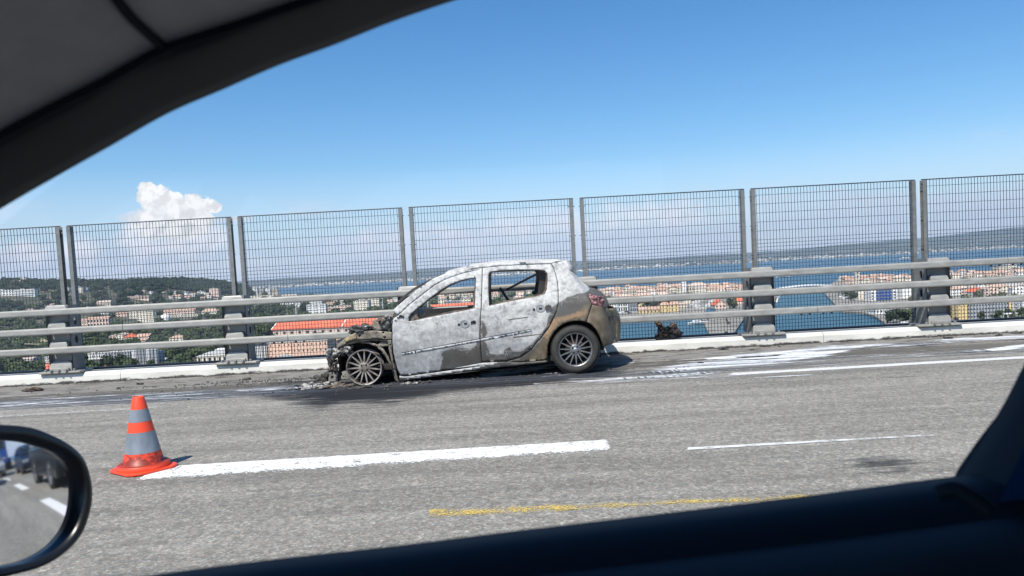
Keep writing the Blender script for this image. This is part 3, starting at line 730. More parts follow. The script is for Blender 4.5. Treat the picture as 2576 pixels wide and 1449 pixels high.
sm=lambda x,y:(.42 if sdp(x,y,SILLW)>-6 else .85,.35 if x>1850 else .1,0,1)
panel('sill',sill,[],7,extra=-.002,mask=sm)
for nm_,o_,h_ in FARP:
    v2,fs=fill(o_,[h_],11); mb=MB(); V=[farx(n2w(x,y,.01)) for x,y in v2]; n=len(V); mb.add(V+[v+Vector((0,.014,0)) for v in V],[tuple(f) for f in fs]+[tuple(i+n for i in f[::-1]) for f in fs]); mb.a=[(.9,.2,0,0)]*(2*n); ob(nm_,mb,M_ash,ccar,rec=False)
# side moulding channel, clip slots, handles
mould=A((1030,1003),(1300,955),(1600,902),(1779,868))+A((1779,890),(1600,922),(1300,977),(1035,1022))
M_mold=mk('moulding_channel',(.50,.505,.505),(.30,.305,.31),16,detail=7,rough=.8,which='World')
panel('moulding_channel',mould,[],9,extra=-.003,th=.004,mat=M_mold,far=False)
panel('moulding_channel',B2((262,866),(560,806),(745,774),(748,790),(700,805),(560,832),(262,888)),[],9,extra=-.003,th=.004,mat=M_mold,far=False)
def darkstrips(name,lst,extra=-.006,mat=M_black):
    mb=MB()
    for P in lst:
        q=[n2w(x,y,extra) for x,y in P]; n=len(q); mb.add(q+[v+Vector((0,.006,0)) for v in q],[tuple(range(n)),tuple(range(2*n-1,n-1,-1))]+[(i,i+n,(i+1)%n+n,(i+1)%n) for i in range(n)])
    return ob(name,mb,mat,ccar)
def q4(F,x0,y0,x1,y1,w): 
    return F((x0,y0-w/2),(x1,y1-w/2),(x1,y1+w/2),(x0,y0+w/2))
darkstrips('panel_crease',[q4(A,1030,999,1779,862,3),q4(B2,262,862,745,772,3)])
sl=[]
for (x,y,w,h) in [(1070,1003,22,7),(1093,1000,10,10),(1130,993,20,7),(1162,987,16,16),(1222,977,26,7),(1338,958,26,7),(1460,938,26,7),(1548,919,6,22),(1575,915,24,7),(1606,908,10,10),(1660,902,11,12),(1690,898,24,8),(1750,890,16,14)]:
    w*=.8; h*=.75
    sl.append(A((x-w/2,y-h/2),(x+w/2,y-h/2-1),(x+w/2,y+h/2-1),(x-w/2,y+h/2)))
for (x,y,w,h) in [(345,862,20,9),(372,858,14,13),(460,843,26,9),(585,818,26,9),(690,797,34,8)]:
    w*=.8; h*=.75
    sl.append(B2((x-w/2,y-h/2),(x+w/2,y-h/2-2),(x+w/2,y+h/2-2),(x-w/2,y+h/2)))
darkstrips('clip_slots',sl,-.0085)['kind']='stuff'
def ell(F,x,y,a,b,n=20): return F(*[(x+a*math.cos(2*math.pi*k/n),y+b*math.sin(2*math.pi*k/n)) for k in range(n)])
M_hnd=mk('handle_recess',(.30,.31,.315),(.20,.205,.21),18,rough=.8,which='World')
def handle(F,cx,cy,a,b,slots,ring=True):
    mb=MB(); q=ell(F,cx,cy,a,b); vs=[n2w(x,y,-.006) for x,y in q]; ce=n2w(*F((cx,cy))[0],.004); mb.add(vs+[ce],[(i,(i+1)%20,20) for i in range(20)])
    h=ob('door_handle_recess',mb,M_hnd,ccar,smooth=True)
    m2=MB()
    for (x,y,w,hh) in slots:
        P=F((x-w/2,y-hh/2),(x+w/2,y-hh/2-1),(x+w/2,y+hh/2-1),(x-w/2,y+hh/2)); v=[n2w(a_,b_,-.008) for a_,b_ in P]; m2.add(v,[(0,1,2,3)])
    ob('handle_slots',m2,M_black,h)
handle(A,1632,723,44,36,[(1640,720,28,14)]); darkstrips('lock_hole',[ell(A,1578,730,13,11,10),ell(A,1722,706,18,17,12),q4(A,1692,712,1706,712,28)],-.007)
handle(B2,830,575,44,34,[(830,576,28,14)]); darkstrips('lock_hole',[ell(B2,768,585,11,11,10)],-.007)
M_plast=mk('molten_plastic',(.035,.032,.03),(.075,.07,.065),20,rough=.5,which='World')
darkstrips('handle_remnant',[B2((872,565),(885,547),(910,541),(932,550),(937,568),(915,590),(885,597),(874,583))],-.02,M_plast)
# scratches
darkstrips('scratch',[q4(B2,525,683,712,656,5),q4(B2,570,848,840,820,6)],-.004,M_scorch)
darkstrips('shut_line',[B2((274,192),(279,192),(269,560),(258,700),(254,860),(275,1086),(271,1086),(250,860),(254,700),(265,560)),
  A((945,692),(949,694),(942,745),(948,900),(966,1050),(996,1160),(1022,1206),(1018,1210),(990,1162),(960,1050),(942,900),(936,745)),
  B2((934,152),(939,150),(960,195),(979,255),(996,330),(1002,420),(1003,520),(986,602),(945,692),(905,768),(835,862),(745,962),(645,1038),(560,1066),(480,1079),(480,1075),(558,1060),(640,1033),(740,958),(830,858),(900,763),(940,688),(981,600),(998,520),(997,420),(991,330),(974,255),(955,195)),
  B2((1318,536),(1323,538),(1268,705),(1263,703))],-.003)
# window frame inner returns (depth of the frames)
def rim_return(name,hole,d=.07):
    mb=MB(); P=resample(hole,12); n=len(P); a=[n2w(x,y,.002) for x,y in P]; c=n2w(sum(p[0] for p in P)/n,sum(p[1] for p in P)/n)
    b=[v+Vector((0,d,0))+(c-v).normalized()*.022 for v in a]; mb.add(a+b,[(i,(i+1)%n,(i+1)%n+n,i+n) for i in range(n)])
    ob(name,mb,M_scorch,ccar)
rim_return('window_frame_return',fwin); rim_return('window_frame_return',rwin)
# roof, tailgate and rear bumper across the car
def across(name,pts,crown_x=0,crown_z=0,n=14,mat=M_ash,mask=(0,0,0,1),th=0,y_in=0):
    mb=MB(); rows=[]
    for k in range(n+1):
        u=k/n; row=[]
        for P in pts:
            y=P.y+(2*CYC-2*P.y)*u; s=1-(2*u-1)**2; s2=1-abs(2*u-1)**4
            row.append(Vector((P.x+crown_x*s2,y,P.z+crown_z*s+.001*nz(P.x*4,u*5))))
        rows.append(row)
    mb.loft(rows,closed=False); mb.a=[mask]*len(mb.v)
    o=ob(name,mb,mat,ccar,smooth=True,rec=False)
    md=o.modifiers.new('solid','SOLIDIFY'); md.thickness=.01; md.offset=0
    return o
rp_=[n2w(x,y) for x,y in resample(roofl[5:],20,False)]
across('roof_panel',rp_,0,.035)
tg=[n2w(*p) for p in B2((1038,125),(1055,140),(1078,170),(1110,215))]
across('tailgate_top',tg,.10,.01)
ts=B2((1112,215),(1140,232),(1180,280),(1222,332),(1262,365),(1300,387),(1350,402),(1392,424),(1425,455),(1448,492),(1462,530),(1470,570))
def tgp(p,ex=.20):
    P=un(p[0]/S_,p[1]/S_,CYN+ex); return P
# rear screen frame sliver and tailgate skin, inboard of the quarter
scr=[tgp(p,.30) for p in ts[:6]]; across('rear_screen_frame',scr,.02,.02,mask=(0,0,0,1))
low=[tgp(p,.30) for p in ts[5:]]; across('tailgate',low,.05,0,mask=(.9,.3,0,1))
# corner piece joining quarter edge to the tailgate
def corner(name,ea,eb,mat,mask):
    m=max(len(ea),len(eb)); mb=MB()
    def rs(L,k):
        t=k/(m-1)*(len(L)-1); i=min(int(t),len(L)-2); return L[i].lerp(L[i+1],t-i)
    r=[[rs(ea,k).lerp(rs(eb,k),u)+Vector((.015*math.sin(u*math.pi),0,0)) for k in range(m)] for u in(0,.25,.5,.75,1)]
    mb.loft(r,closed=False); mb.a=[mask]*len(mb.v)
    for far in(0,1):
        q=mb
        if far: q=MB(); q.v=[tuple(mirror_y(v)) for v in mb.v]; q.f=mb.f; q.a=mb.a
        ob(name,q,mat,ccar,smooth=True)
corner('screen_pillar_trim',[n2w(*p) for p in B2((1112,217),(1160,290),(1210,360),(1252,430))],scr,M_ash,(.0,0,0,1))
corner('tailgate_corner',[n2w(*p,.01) for p in B2((1252,430),(1292,470),(1310,500),(1325,545),(1400,556),(1450,563))],low,M_ash,(.9,.2,0,1))
bp=[n2w(*p) for p in B2((1478,580),(1500,605),(1522,645),(1533,700),(1536,760),(1534,830),(1532,875),(1520,900),(1495,915),(1440,932))]
across('rear_bumper_cover',bp,.12,0,mask=(1,.9,0,1))
darkstrips('bumper_cap',[B2((1485,655),(1500,645),(1522,646),(1532,660),(1530,682),(1510,690),(1490,686))],-.02,M_plast)
# melted tail light
t=NT('melted_tail_light'); c=t.ramp(t.noise(30,8,.7,vec=t.coord((1,1,1),'World')),[(.36,(.045,.02,.02)),(.48,(.20,.05,.05)),(.58,(.42,.26,.26)),(.7,(.16,.14,.13))]); t.col(c); t.set(.35); t.bump(t.noise(35,6,vec=t.coord((1,1,1),'World')),.9,.02); M_tl=t.m
def lumps(name,c,size,n,mat,parent,seed,stretch=(1,1,1),r=(.03,.08),sub=2,ground=None,org=None,kind=None):
    R=random.Random(seed); mb=MB()
    for k in range(n):
        bm=bmesh.new(); bmesh.ops.create_icosphere(bm,subdivisions=sub,radius=1); rr=R.uniform(*r)
        p=Vector(c)+Vector((R.uniform(-1,1)*size[0],R.uniform(-1,1)*size[1],R.uniform(-1,1)*size[2]))
        s=Vector((rr*R.uniform(.6,1.5)*stretch[0],rr*R.uniform(.6,1.3)*stretch[1],rr*R.uniform(.5,1.1)*stretch[2]))
        rot=Matrix.Rotation(R.uniform(0,6),3,'Z')@Matrix.Rotation(R.uniform(-.8,.8),3,'X')
        vs=[]
        for v in bm.verts:
            q=v.co; nn=1+.45*mn.noise(q*1.6+p*3)+.28*mn.noise(q*4+p*5)
            w=p+rot@Vector((q.x*s.x*nn,q.y*s.y*nn,q.z*s.z*nn))
            if ground is not None: w.z=max(ground+.002,w.z)
            vs.append(w)
        mb.add(vs,[tuple(x.index for x in f.verts) for f in bm.faces]); bm.free()
    o=ob(name,mb,mat,parent,org=org,rec=False)
    if kind: o['kind']=kind
    return o
_tl=[n2w(x,y) for x,y in tail]; panel('tail_light',tail,[],5,extra=-.01,th=.03,mat=M_tl,far=True,warp=.03)
tc_=n2w(*zc2(1375,500),0); lumps('melted_lens',(tc_.x,tc_.y+.0,tc_.z),(.07,.03,.04),14,M_tl,ccar,5,r=(.012,.03),sub=1)
# charred cabin floor, bulkheads, wheel wells
def cbox(name,x0,x1,y0,y1,z0,z1,mat=M_sootin): mb=MB(); mb.box(x0,x1,y0,y1,z0,z1); return ob(name,mb,mat,ccar,bevel=.01)
cbox('floor_pan',-1.75,.55,CYN+.09,2*CYC-CYN-.09,.17,.24)
cbox('boot_floor',.5,1.15,CYN+.30,2*CYC-CYN-.30,.30,.5)
cbox('bulkhead',-1.42,-1.36,CYN+.08,2*CYC-CYN-.08,.24,.83)
for y0 in(CYN+.35,CYN+.92):
    mb=MB(); mb.box(-.75,-.28,y0,y0+.42,.24,.42); mb.bar((-.30,y0+.02,.4),(-.12,y0+.02,.86),.04); mb.bar((-.30,y0+.40,.4),(-.12,y0+.40,.86),.04); mb.bar((-.12,y0+.02,.86),(-.12,y0+.40,.86),.04)
    ob('seat_frame',mb,M_sootin,ccar)
cbox('rear_seat_frame',.15,.6,CYN+.25,2*CYC-CYN-.25,.24,.62)
# inner side walls of doors (dark)
for yy in(CYN+.075,2*CYC-CYN-.085):
    cbox('inner_door_skin',-1.25,.42,yy,yy+.01,.25,.84)
# rear pillars inside dark, and strut/belt remains seen through the rear window
def wl(a,b,w,F=zc2,d0=.5,d1=.5,mat=M_sootin,name='strut'):
    pa=un(F(*a)[0]/S_,F(*a)[1]/S_,CYN+d0); pb=un(F(*b)[0]/S_,F(*b)[1]/S_,CYN+d1); mb=MB(); mb.bar(pa,pb,w); return ob(name,mb,mat,ccar)
wl((800,245),(510,395),.022,d0=.35,d1=.9,name='belt_remnant'); wl((443,378),(525,500),.035,d0=.9,d1=.9,name='seat_bracket'); wl((525,500),(505,560),.03,d0=.9,d1=.9,name='seat_bracket')
P=B2((800,206),(905,200),(930,460),(800,480),(770,460),(810,430),(825,300),(820,240))
mb=MB(); q=[n2w(x,y,.13) for x,y in P]; n=len(q); mb.add(q+[v+Vector((0,.05,0)) for v in q],[tuple(range(n)),tuple(range(2*n-1,n-1,-1))]+[(i,i+n,(i+1)%n+n,(i+1)%n) for i in range(n)]); ob('inner_pillar',mb,M_sootin,ccar)
mb=MB(); mb.add([mirror_y(v) for v in [n2w(x,y,.1) for x,y in P]],[tuple(range(n))]); ob('inner_pillar',mb,M_sootin,ccar)
# mirror sail plate in the front of the door window
sail=A((1098,700),(1090,650),(1100,600),(1150,560),(1180,575),(1180,640),(1200,684),(1150,694))
panel('mirror_sail_plate',sail,[A((1115,640),(1125,610),(1140,612),(1140,640))],6,extra=.03,mat=M_scorch,far=False)
# light coloured windscreen pillar trim seen inside
mb=MB(); pts=[n2w(*zc1(x,y),.10) for x,y in((1105,620),(1200,545),(1300,470),(1400,400))]; mb.tube(pts,.014,6); ob('inner_pillar_trim',mb,M_metal_y,ccar)
# rear wheel arch liner and front well
def well(cx,cz,r,y0,y1,name='wheel_arch_liner'):
    mb=MB(); n=18; rings=[[Vector((cx+r*math.cos(math.pi*k/n),y,cz+r*math.sin(math.pi*k/n))) for k in range(n+1)]+[Vector((cx-r,y,.16))]+[] for y in(y0,y1)]
    mb.loft(rings,closed=False); back=rings[1]; mb.add(back+[Vector((cx+r,y1,.16))],[tuple(range(len(back)+1))])
    ob(name,mb,M_sootin,ccar); 
HR=Vector((.759,CYN,.305)); HF=Vector((-1.861,CYN,.201))
well(HR.x,.33,.345,CYN+.02,CYN+.32); well(HR.x,.33,.345,2*CYC-CYN-.02,2*CYC-CYN-.32)
well(HF.x+.05,.27,.37,CYN+.08,CYN+.34); well(HF.x+.05,.27,.37,2*CYC-CYN-.08,2*CYC-CYN-.34)
cbox('rear_axle',.70,.82,CYN+.2,2*CYC-CYN-.2,.26,.34); cbox('underbody_tank',-.2,.5,CYN+.3,2*CYC-CYN-.3,.15,.3); cbox('exhaust_silencer',.9,1.2,CYN+.75,2*CYC-CYN-.35,.2,.32)
ext=MB(); e0=n2w(*zc2(1392,1000),.35); ext.tube([(e0.x-.15,e0.y,e0.z+.02),(e0.x+.02,e0.y,e0.z)],.025,8); ob('exhaust_pipe',ext,M_scorch,ccar)
# engine bay remains
cbox('engine_block',-2.12,-1.45,CYN+.38,2*CYC-CYN-.38,.12,.60,M_sootin)
lumps('engine_remains',(-1.85,CYN+.45,.62),(.22,.25,.06),26,M_charm,ccar,11,r=(.03,.08))
def at_(F,x,y,ex): P=un(F(x,y)[0]/S_,F(x,y)[1]/S_,CYN+ex); return P
P=at_(zc1,665,768,.35); lumps('bonnet_remains',P,(.11,.2,.018),20,M_charm,ccar,12,stretch=(1.6,1,.35),r=(.03,.06))
P=at_(zc1,680,758,.2); lumps('bonnet_remains',P,(.09,.08,.018),8,M_ashlump,ccar,13,stretch=(2.0,1,.22),r=(.02,.04))
# scuttle plate with rivets, hinge area
plate=A((742,700),(770,678),(850,672),(905,655),(940,640),(940,740),(905,780),(860,785),(790,790),(760,775),(740,745))
panel('scuttle_plate',plate,[ell(A,790,705,14,8,8)],6,extra=.12,mat=M_metal_y,far=False,warp=.03,jag=4)
P=at_(zc1,905,700,.08); lumps('hinge_remains',P,(.035,.04,.08),12,M_ashlump,ccar,15,r=(.012,.035))
P=at_(zc1,850,690,.10); lumps('cowl_remains',P,(.07,.06,.035),12,M_scorch,ccar,16,r=(.012,.04))
P=at_(zc1,1015,640,.01); darkstrips('hinge_hole',[ell(A,1022,650,16,14,10),ell(A,975,690,7,6,8),ell(A,1045,655,8,14,8),ell(A,918,730,14,9,8),ell(A,925,920,9,9,8),ell(A,966,1100,7,14,8),ell(A,1000,662,14,5,8)],-.012)
# crumbled nose: radiator support column and shreds
R=random.Random(21)
nose=A((405,905),(440,935),(470,960),(440,1010),(430,1080),(440,1180),(432,1285),(330,1290),(322,1240),(335,1170),(310,1120),(300,1040),(330,1005),(370,985),(400,960))
panel('radiator_support',nose,[A((345,1040),(415,1035),(410,1075),(350,1078)),A((335,1110),(360,1105),(352,1150),(340,1150)),A((395,1120),(420,1115),(415,1180),(400,1190))],6,extra=.10,th=.03,mat=M_scorch,far=True,warp=.06,jag=7)
panel('radiator_panel',A((345,1160),(415,1165),(410,1280),(330,1290),(325,1230)),[],6,extra=.07,mat=mk('pale_scorched_panel',(.33,.31,.28),(.18,.17,.155),12,detail=8,rough=.8,which='World'),far=False,warp=.04,jag=5)
for i in range(9):
    x0=R.uniform(320,430); y0=R.uniform(980,1100); pts=[]
    for k in range(5): pts.append(at_(zc1,x0+R.uniform(-14,14),y0+k*R.uniform(25,48),.04+R.uniform(-.02,.1)))
    mb=MB(); mb.tube(pts,R.uniform(.004,.012),5); ob('hanging_shred',mb,R.choice([M_scorch,M_charm,M_metal_y]),ccar)
P=at_(zc1,395,995,.15); lumps('nose_remains',P,(.07,.12,.04),18,M_ashlump,ccar,22,r=(.012,.04))
P=at_(zc1,385,1120,.18); lumps('nose_remains',P,(.05,.10,.15),22,M_charm,ccar,23,r=(.015,.04))
P=at_(zc1,505,985,.15); lumps('headlamp_remains',P,(.07,.1,.05),14,M_ashlump,ccar,24,r=(.012,.045))
cbox('cross_member',-2.17,-2.12,CYN+.15,2*CYC-CYN-.15,.36,.5,M_scorch)
# ---- wheels
M_rimR=mk('alloy_rim',(.30,.30,.30),(.22,.22,.22),20,rough=.38,metal=.75,which='World')
M_rimF=mk('scorched_alloy',(.17,.145,.125),(.40,.365,.335),7,detail=7,rough=.6,metal=.25,lo=.4,hi=.62,which='World')
M_tyre=mk('dusty_rubber',(.026,.025,.023),(.042,.04,.036),14,rough=.85,bump=.2,which='World')
M_brake=mk('rusty_brake_disc',(.16,.06,.04),(.09,.05,.04),20,rough=.7,which='World')
M_cap=mk('pale_hub_cap',(.42,.42,.42),rough=.35,metal=.5)
def wheel(hub,rr,tyre_r,side,rimm,rot,brake=True,cap=True):
    sgn=1 if side=='near' else -1; Y=hub.y
    def yy(d): return Y+sgn*d
    w=MB(); 
    w.lathe([(rr-.004,yy(.00)-0),(rr,yy(.004)),(rr,yy(.012)),(rr-.012,yy(.018)),(rr-.02,yy(.03)),(rr-.028,yy(.15)),(rr-.01,yy(.17)),(rr,yy(.175))],(hub.x,0,hub.z),'y',40)
    w.lathe([(rr-.004,yy(.0)),(rr-.014,yy(.003)),(rr-.018,yy(.012)),(rr-.02,yy(.03))],(hub.x,0,hub.z),'y',40)
    o=ob('wheel',w,rimm,ccar,org=(hub.x,Y,hub.z),smooth=True)
    hb=MB(); hb.lathe([(.0,yy(.014)),(.035,yy(.014)),(.062,yy(.018)),(.075,yy(.03)),(.07,yy(.06))],(hub.x,0,hub.z),'y',30); ob('hub',hb,rimm,o,smooth=True)
    sp=MB()
    ro=rr-.012
    vs=[]
    for (r_,w_,d0,d1) in((.055,.0115,.018,.05),(.12,.0085,.012,.045),(ro,.0060,.006,.03)):
        vs+=[(-w_,r_,d1),(-w_*.8,r_,d0),(w_*.8,r_,d0),(w_,r_,d1)]
    me=None
    for k in range(15):
        a=2*math.pi*k/15+rot; c_,s_=math.cos(a),math.sin(a)
        if me is None:
            me=bpy.data.meshes.new('spoke')
            V=[(x,sgn*d,r_) for x,r_,d in vs]; F=[(3,2,1,0),(8,9,10,11)]
            for i in(0,4): F+=[(i+j,i+(j+1)%4,i+4+(j+1)%4,i+4+j) for j in range(4)]
            me.from_pydata(V,[],F); bm=bmesh.new(); bm.from_mesh(me); bmesh.ops.recalc_face_normals(bm,faces=bm.faces); bm.to_mesh(me); bm.free(); me.materials.append(rimm)
        s=bpy.data.objects.new('spoke',me); s.rotation_euler=(0,a,0); link(s,o)
    lb=MB()
    for k in range(4):
        a=math.pi/4+k*math.pi/2+rot; lb.lathe([(0,yy(.008)),(.0105,yy(.008)),(.0115,yy(.02))],(hub.x+.042*math.cos(a),0,hub.z+.042*math.sin(a)),'y',8)
    ob('wheel_bolts',lb,M_black,o)
    if cap:
        cp=MB(); cp.lathe([(0,yy(.006)),(.02,yy(.006)),(.026,yy(.012)),(.027,yy(.02))],(hub.x,0,hub.z),'y',20); cpo=ob('hub_cap',cp,M_cap,o,smooth=True)
        lt=MB()
        for ox in(-.011,.002):
            for q in(0,.008): lt.box(hub.x+ox+q,hub.x+ox+q+.0025,min(yy(.0045),yy(.0055)),max(yy(.0045),yy(.0055)),hub.z-.007,hub.z+.008)
            lt.box(hub.x+ox,hub.x+ox+.01,min(yy(.0045),yy(.0055)),max(yy(.0045),yy(.0055)),hub.z-.001,hub.z+.0015)
        ob('cap_letters',lt,M_black,o)
    else:
        cp=MB(); cp.lathe([(0,yy(.02)),(.022,yy(.018)),(.03,yy(.012))],(hub.x,0,hub.z),'y',16); ob('hub_cap',cp,M_scorch,o,smooth=True)
    bd=MB(); bd.lathe([(.04,yy(.07)),(.11 if side=='near' else .12,yy(.07)),(.125,yy(.075)),(.125,yy(.09)),(.0,yy(.09))],(hub.x,0,hub.z),'y',30); ob('brake_disc',bd,M_brake if brake else M_sootin,o,smooth=False)
    bk=MB(); bk.lathe([(0,yy(.14)),(rr-.03,yy(.14))],(hub.x,0,hub.z),'y',30); ob('brake_backplate',bk,M_sootin,o)
    if tyre_r:
        ty=MB(); R0=tyre_r
        ty.lathe([(rr-.002,yy(.005)),(rr+.006,yy(-.004)),(rr+.03,yy(-.012)),(rr+.06,yy(-.008)),(R0-.016,yy(.008)),(R0-.004,yy(.022)),(R0,yy(.04)),(R0,yy(.06)),(R0-.006,yy(.062)),(R0-.006,yy(.068)),(R0,yy(.07)),(R0,yy(.10)),(R0-.006,yy(.102)),(R0-.006,yy(.108)),(R0,yy(.11)),(R0,yy(.145)),(R0-.02,yy(.17)),(rr,yy(.178))],(hub.x,0,hub.z),'y',64)
        ob('tyre',ty,M_tyre,o,smooth=True)
        tb=MB()
        for k in range(90):
            a=2*math.pi*k/90; u=Vector((math.cos(a),0,math.sin(a))); v=Vector((-math.sin(a),0,math.cos(a))); c=Vector((hub.x,0,hub.z))
            for (d0,d1) in((.012,.036),(.142,.16)):
                p0=c+u*(R0+.0025)+Vector((0,yy(d0),0)); p1=c+u*(R0+.004)+Vector((0,yy(d1),0)); tb.bar(p0,p1,.008,.008)
        ob('tread_blocks',tb,M_tyre,o)['kind']='stuff'
    return o
wheel(HR+Vector((0,.012,0)),.212,.300,'near',M_rimR,.18)
wheel(Vector((HR.x,2*CYC-CYN-.012,.305)),.212,.300,'far',M_rimR,.1)
wheel(HF+Vector((0,.02,.022)),.222,0,'near',M_rimF,.07,brake=False,cap=False)
wheel(Vector((HF.x,2*CYC-CYN-.02,.223)),.222,0,'far',M_rimF,.4,brake=False,cap=False)
# ---- debris
def heap(lab,px,sx,sy,sz,n,mat,seed,name='ash_heap',cat='debris',**k):
    P=gz(*px); o=lumps(name,(P.x,P.y,sz*.3),(sx,sy,sz),n,mat,None,seed,ground=.004,org=(P.x,P.y,0),**k); tag(o,lab,cat); return o
heap('crumbled heap of pale ash in front of the burnt nose',r1(190,1330),.22,.16,.03,46,M_ashlump,31,r=(.015,.045),stretch=(1.3,1.2,.6))
heap('charred twisted debris piled against the burnt nose',r1(300,1260),.07,.22,.05,30,M_charm,32,r=(.02,.06))
heap('scorched plastic slab lying under the front wheel',r1(430,1320),.20,.10,.012,18,M_scorch,33,r=(.03,.06),stretch=(1.8,1.2,.3))
heap('pale ash crumbs below the front door corner',r1(1080,1300),.14,.05,.012,18,M_ashlump,34,r=(.012,.028),stretch=(1.3,1,.6))
heap('black crumbs under the middle of the burnt car',r1(1250,1285),.12,.05,.012,12,M_charm,35,r=(.012,.03),stretch=(1.3,1,.6))
heap('melted rubber remains around the front rim',r1(700,1330),.28,.08,.008,30,M_charm,36,r=(.012,.03),stretch=(1.8,1.2,.4))
heap('small pale ash flakes left of the ash heap',r1(30,1345),.12,.08,.006,10,M_ashlump,37,r=(.01,.02),stretch=(1.3,1,.5))
# crumpled charred remains propped on the kerb
kp=un(*r5(890,1100),11.33)
mb=MB(); R=random.Random(5)
rk=empty('charred_wreckage',(kp.x,11.36,KH+.004),'crumpled charred wreckage sitting on the white kerb behind the burnt car','wreckage')
M_pinkish=mk('burnt_red_plastic',(.20,.09,.08),(.42,.32,.29),12,detail=8,rough=.6,which='World')
def k5(x,y,Y=11.36): return un(*r5(x,y),Y)
def crum(name,px,mat,th=.03,Y=11.36,seed=1,rough=.05):
    v2,fs=fill([r5(*p) for p in px],(),3.0); m=MB()
    vs=[un(x,y,Y+rough*nz(x*.14,y*.14,seed)+.03*nz(x*.5,y*.5,seed)) for x,y in v2]; n=len(vs)
    m.add(vs+[v+Vector((0,th,0)) for v in vs],fs+[tuple(i+n for i in f[::-1]) for f in fs]); ob(name,m,mat,rk)
crum('shell',[(745,945),(785,950),(860,1020),(930,990),(990,1040),(1030,1085),(1025,1100),(800,1112),(780,1060),(790,1020)],M_scorch,.12,11.34,1,.12)
crum('torn_flap',[(740,945),(790,938),(850,1000),(880,1060),(830,1050),(790,1010),(755,990)],M_scorch,.02,11.30,2,.08)
crum('torn_flap',[(900,980),(940,955),(975,975),(1010,1040),(1032,1090),(985,1085),(930,1050)],M_pinkish,.03,11.32,3,.08)
lumps('charred_core',(kp.x,11.40,KH+.09),(.16,.05,.07),22,M_charm,rk,41,r=(.02,.06))
lumps('pale_fragments',k5(895,1010,11.31),(.10,.03,.07),9,M_ashlump,rk,42,r=(.01,.028))
for (x,y) in [(760,940),(930,960)]:
    m=MB(); m.tube([k5(x,y,11.33),k5(x+25,y-5,11.31),k5(x+40,y+30,11.30),k5(x+70,y+80,11.32)],.007,5); ob('bent_wire',m,M_scorch,rk)
# loose bits on gutter and road
R=random.Random(77)
bits=[('small black chunk on the powder streak, behind the car',r5(1248,1385),.035,M_charm),
('flat scorched flake on the gutter in front of the second barrier post from the right',r5(1480,1245),.06,M_charm),
('dark torn scrap leaning at the kerb below the post right of the car',r5(1935,1205),.07,M_charm),
('tiny dark chunk on the gutter, right of the torn scrap',r5(2093,1218),.022,M_charm),
('dark crumb on the gutter between flake and scrap',r5(1800,1252),.022,M_charm),
('small dark lump on the gutter near the right edge',r6(1580,1135),.045,M_charm),
('thin dark flake on the kerb side at the far right',r6(2200,1085),.05,M_charm),
('pair of dark scraps on the gutter at the right',r6(2040,1105),.05,M_charm),
('brown leaf litter clump on the gutter at the far left',r3(330,1300),.10,M_rust),
('small black stone on the gutter left of the car',r3(1195,1275),.03,M_charm),
('black scrap on the gutter between the two left posts',r3(1410,1235),.04,M_charm),
('crumpled black strip on the gutter ahead of the burnt nose',r3(2470,1190),.05,M_charm),
('tiny black chip on the white edge line, left of the cone',(357,1.0*1030),.02,M_charm)]
for i,(lab,px,s,mt) in enumerate(bits):
    P=gz(px[0],px[1],.02); zz=.018 if P.y>KF-1. else .008
    if P.y>KF-.03: P.y=KF-.05
    o=lumps('debris_chunk',(P.x,P.y,zz+.006),(s*.8,s*.4,.004),5 if s>.03 else 3,mt,None,100+i,r=(s*.3,s*.62),stretch=(1.6,1,.5),ground=zz-.004,org=(P.x,P.y,zz)); tag(o,lab,'debris','loose debris along the kerb')
# fine crumbs as stuff
mb=MB()
for i in range(1500):
    if i<750: x=R.gauss(-2.3,1.5); y=KF-1.0+R.gauss(0,.13)
    elif i<1250: x=R.uniform(-8,9); y=KF-R.uniform(.01,.07)
    else: x=R.gauss(-1.2,1.3); y=R.gauss(9.35,.22)
    z=.006+(.012 if y>KF-1.02 else 0) ; s=R.uniform(.006,.018)*(1 if i<700 else 1)
    z=min(z,.02); a=R.uniform(0,3); c,d=math.cos(a)*s,math.sin(a)*s
    mb.add([(x-c,y-d,z),(x+d,y-c,z),(x+c,y+d,z),(x-d,y+c,z),(x,y,z+s*.9)],[(0,1,4),(1,2,4),(2,3,4),(3,0,4)])
tag(ob('black_grit',mb,M_charm),'black grit and crumbs scattered along the gutter',kind='stuff')
# ---------------------------------------------------------------- traffic cone
P=gz(361,1182); cb=Vector((P.x,P.y+.01,0)); 
cone=empty('traffic_cone',cb,'orange traffic cone with two grey bands standing at the end of the white dash','traffic cone')
t=NT('orange_plastic'); c=t.ramp(t.noise(14,8,.7,vec=t.coord((1,1,2.2))),[(.56,(.86,.075,.028)),(.68,(.30,.03,.02))])
spz=t.n('ShaderNodeSeparateXYZ'); t.L.new(t.coord(),spz.inputs[0])
dz=t.ramp(t.math('ADD',spz.outputs[2],t.math('MULTIPLY_ADD',t.noise(16,8,.75,vec=t.coord((1,1,1.5))),.42,-.21)),[(.085,1),(.15,.0)])
up_=t.ramp(spz.outputs[2],[(.045,0),(.06,1)]); c=t.mix(t.math('MULTIPLY',t.math('MULTIPLY',dz,up_),.85),(.86,.075,.028),(.10,.02,.015))
t.col(c); t.set(.45,0,.4); M_or=t.m
M_ref=mk('reflective_band',(.17,.20,.225),(.27,.30,.33),9,rough=.35,metal=.15,detail=6,vec=(1,1,.5)); 
def cl(name,prof,mat,n=40): mb=MB(); mb.lathe(prof,cb,'z',n); return ob(name,mb,mat,cone,smooth=True)
def cr(z): return .142-(.142-.042)*((z-.05)/.49)
cl('cone_body',[(.13,.03),(.155,.05),(.142,.055),(cr(.14),.14)],M_or)
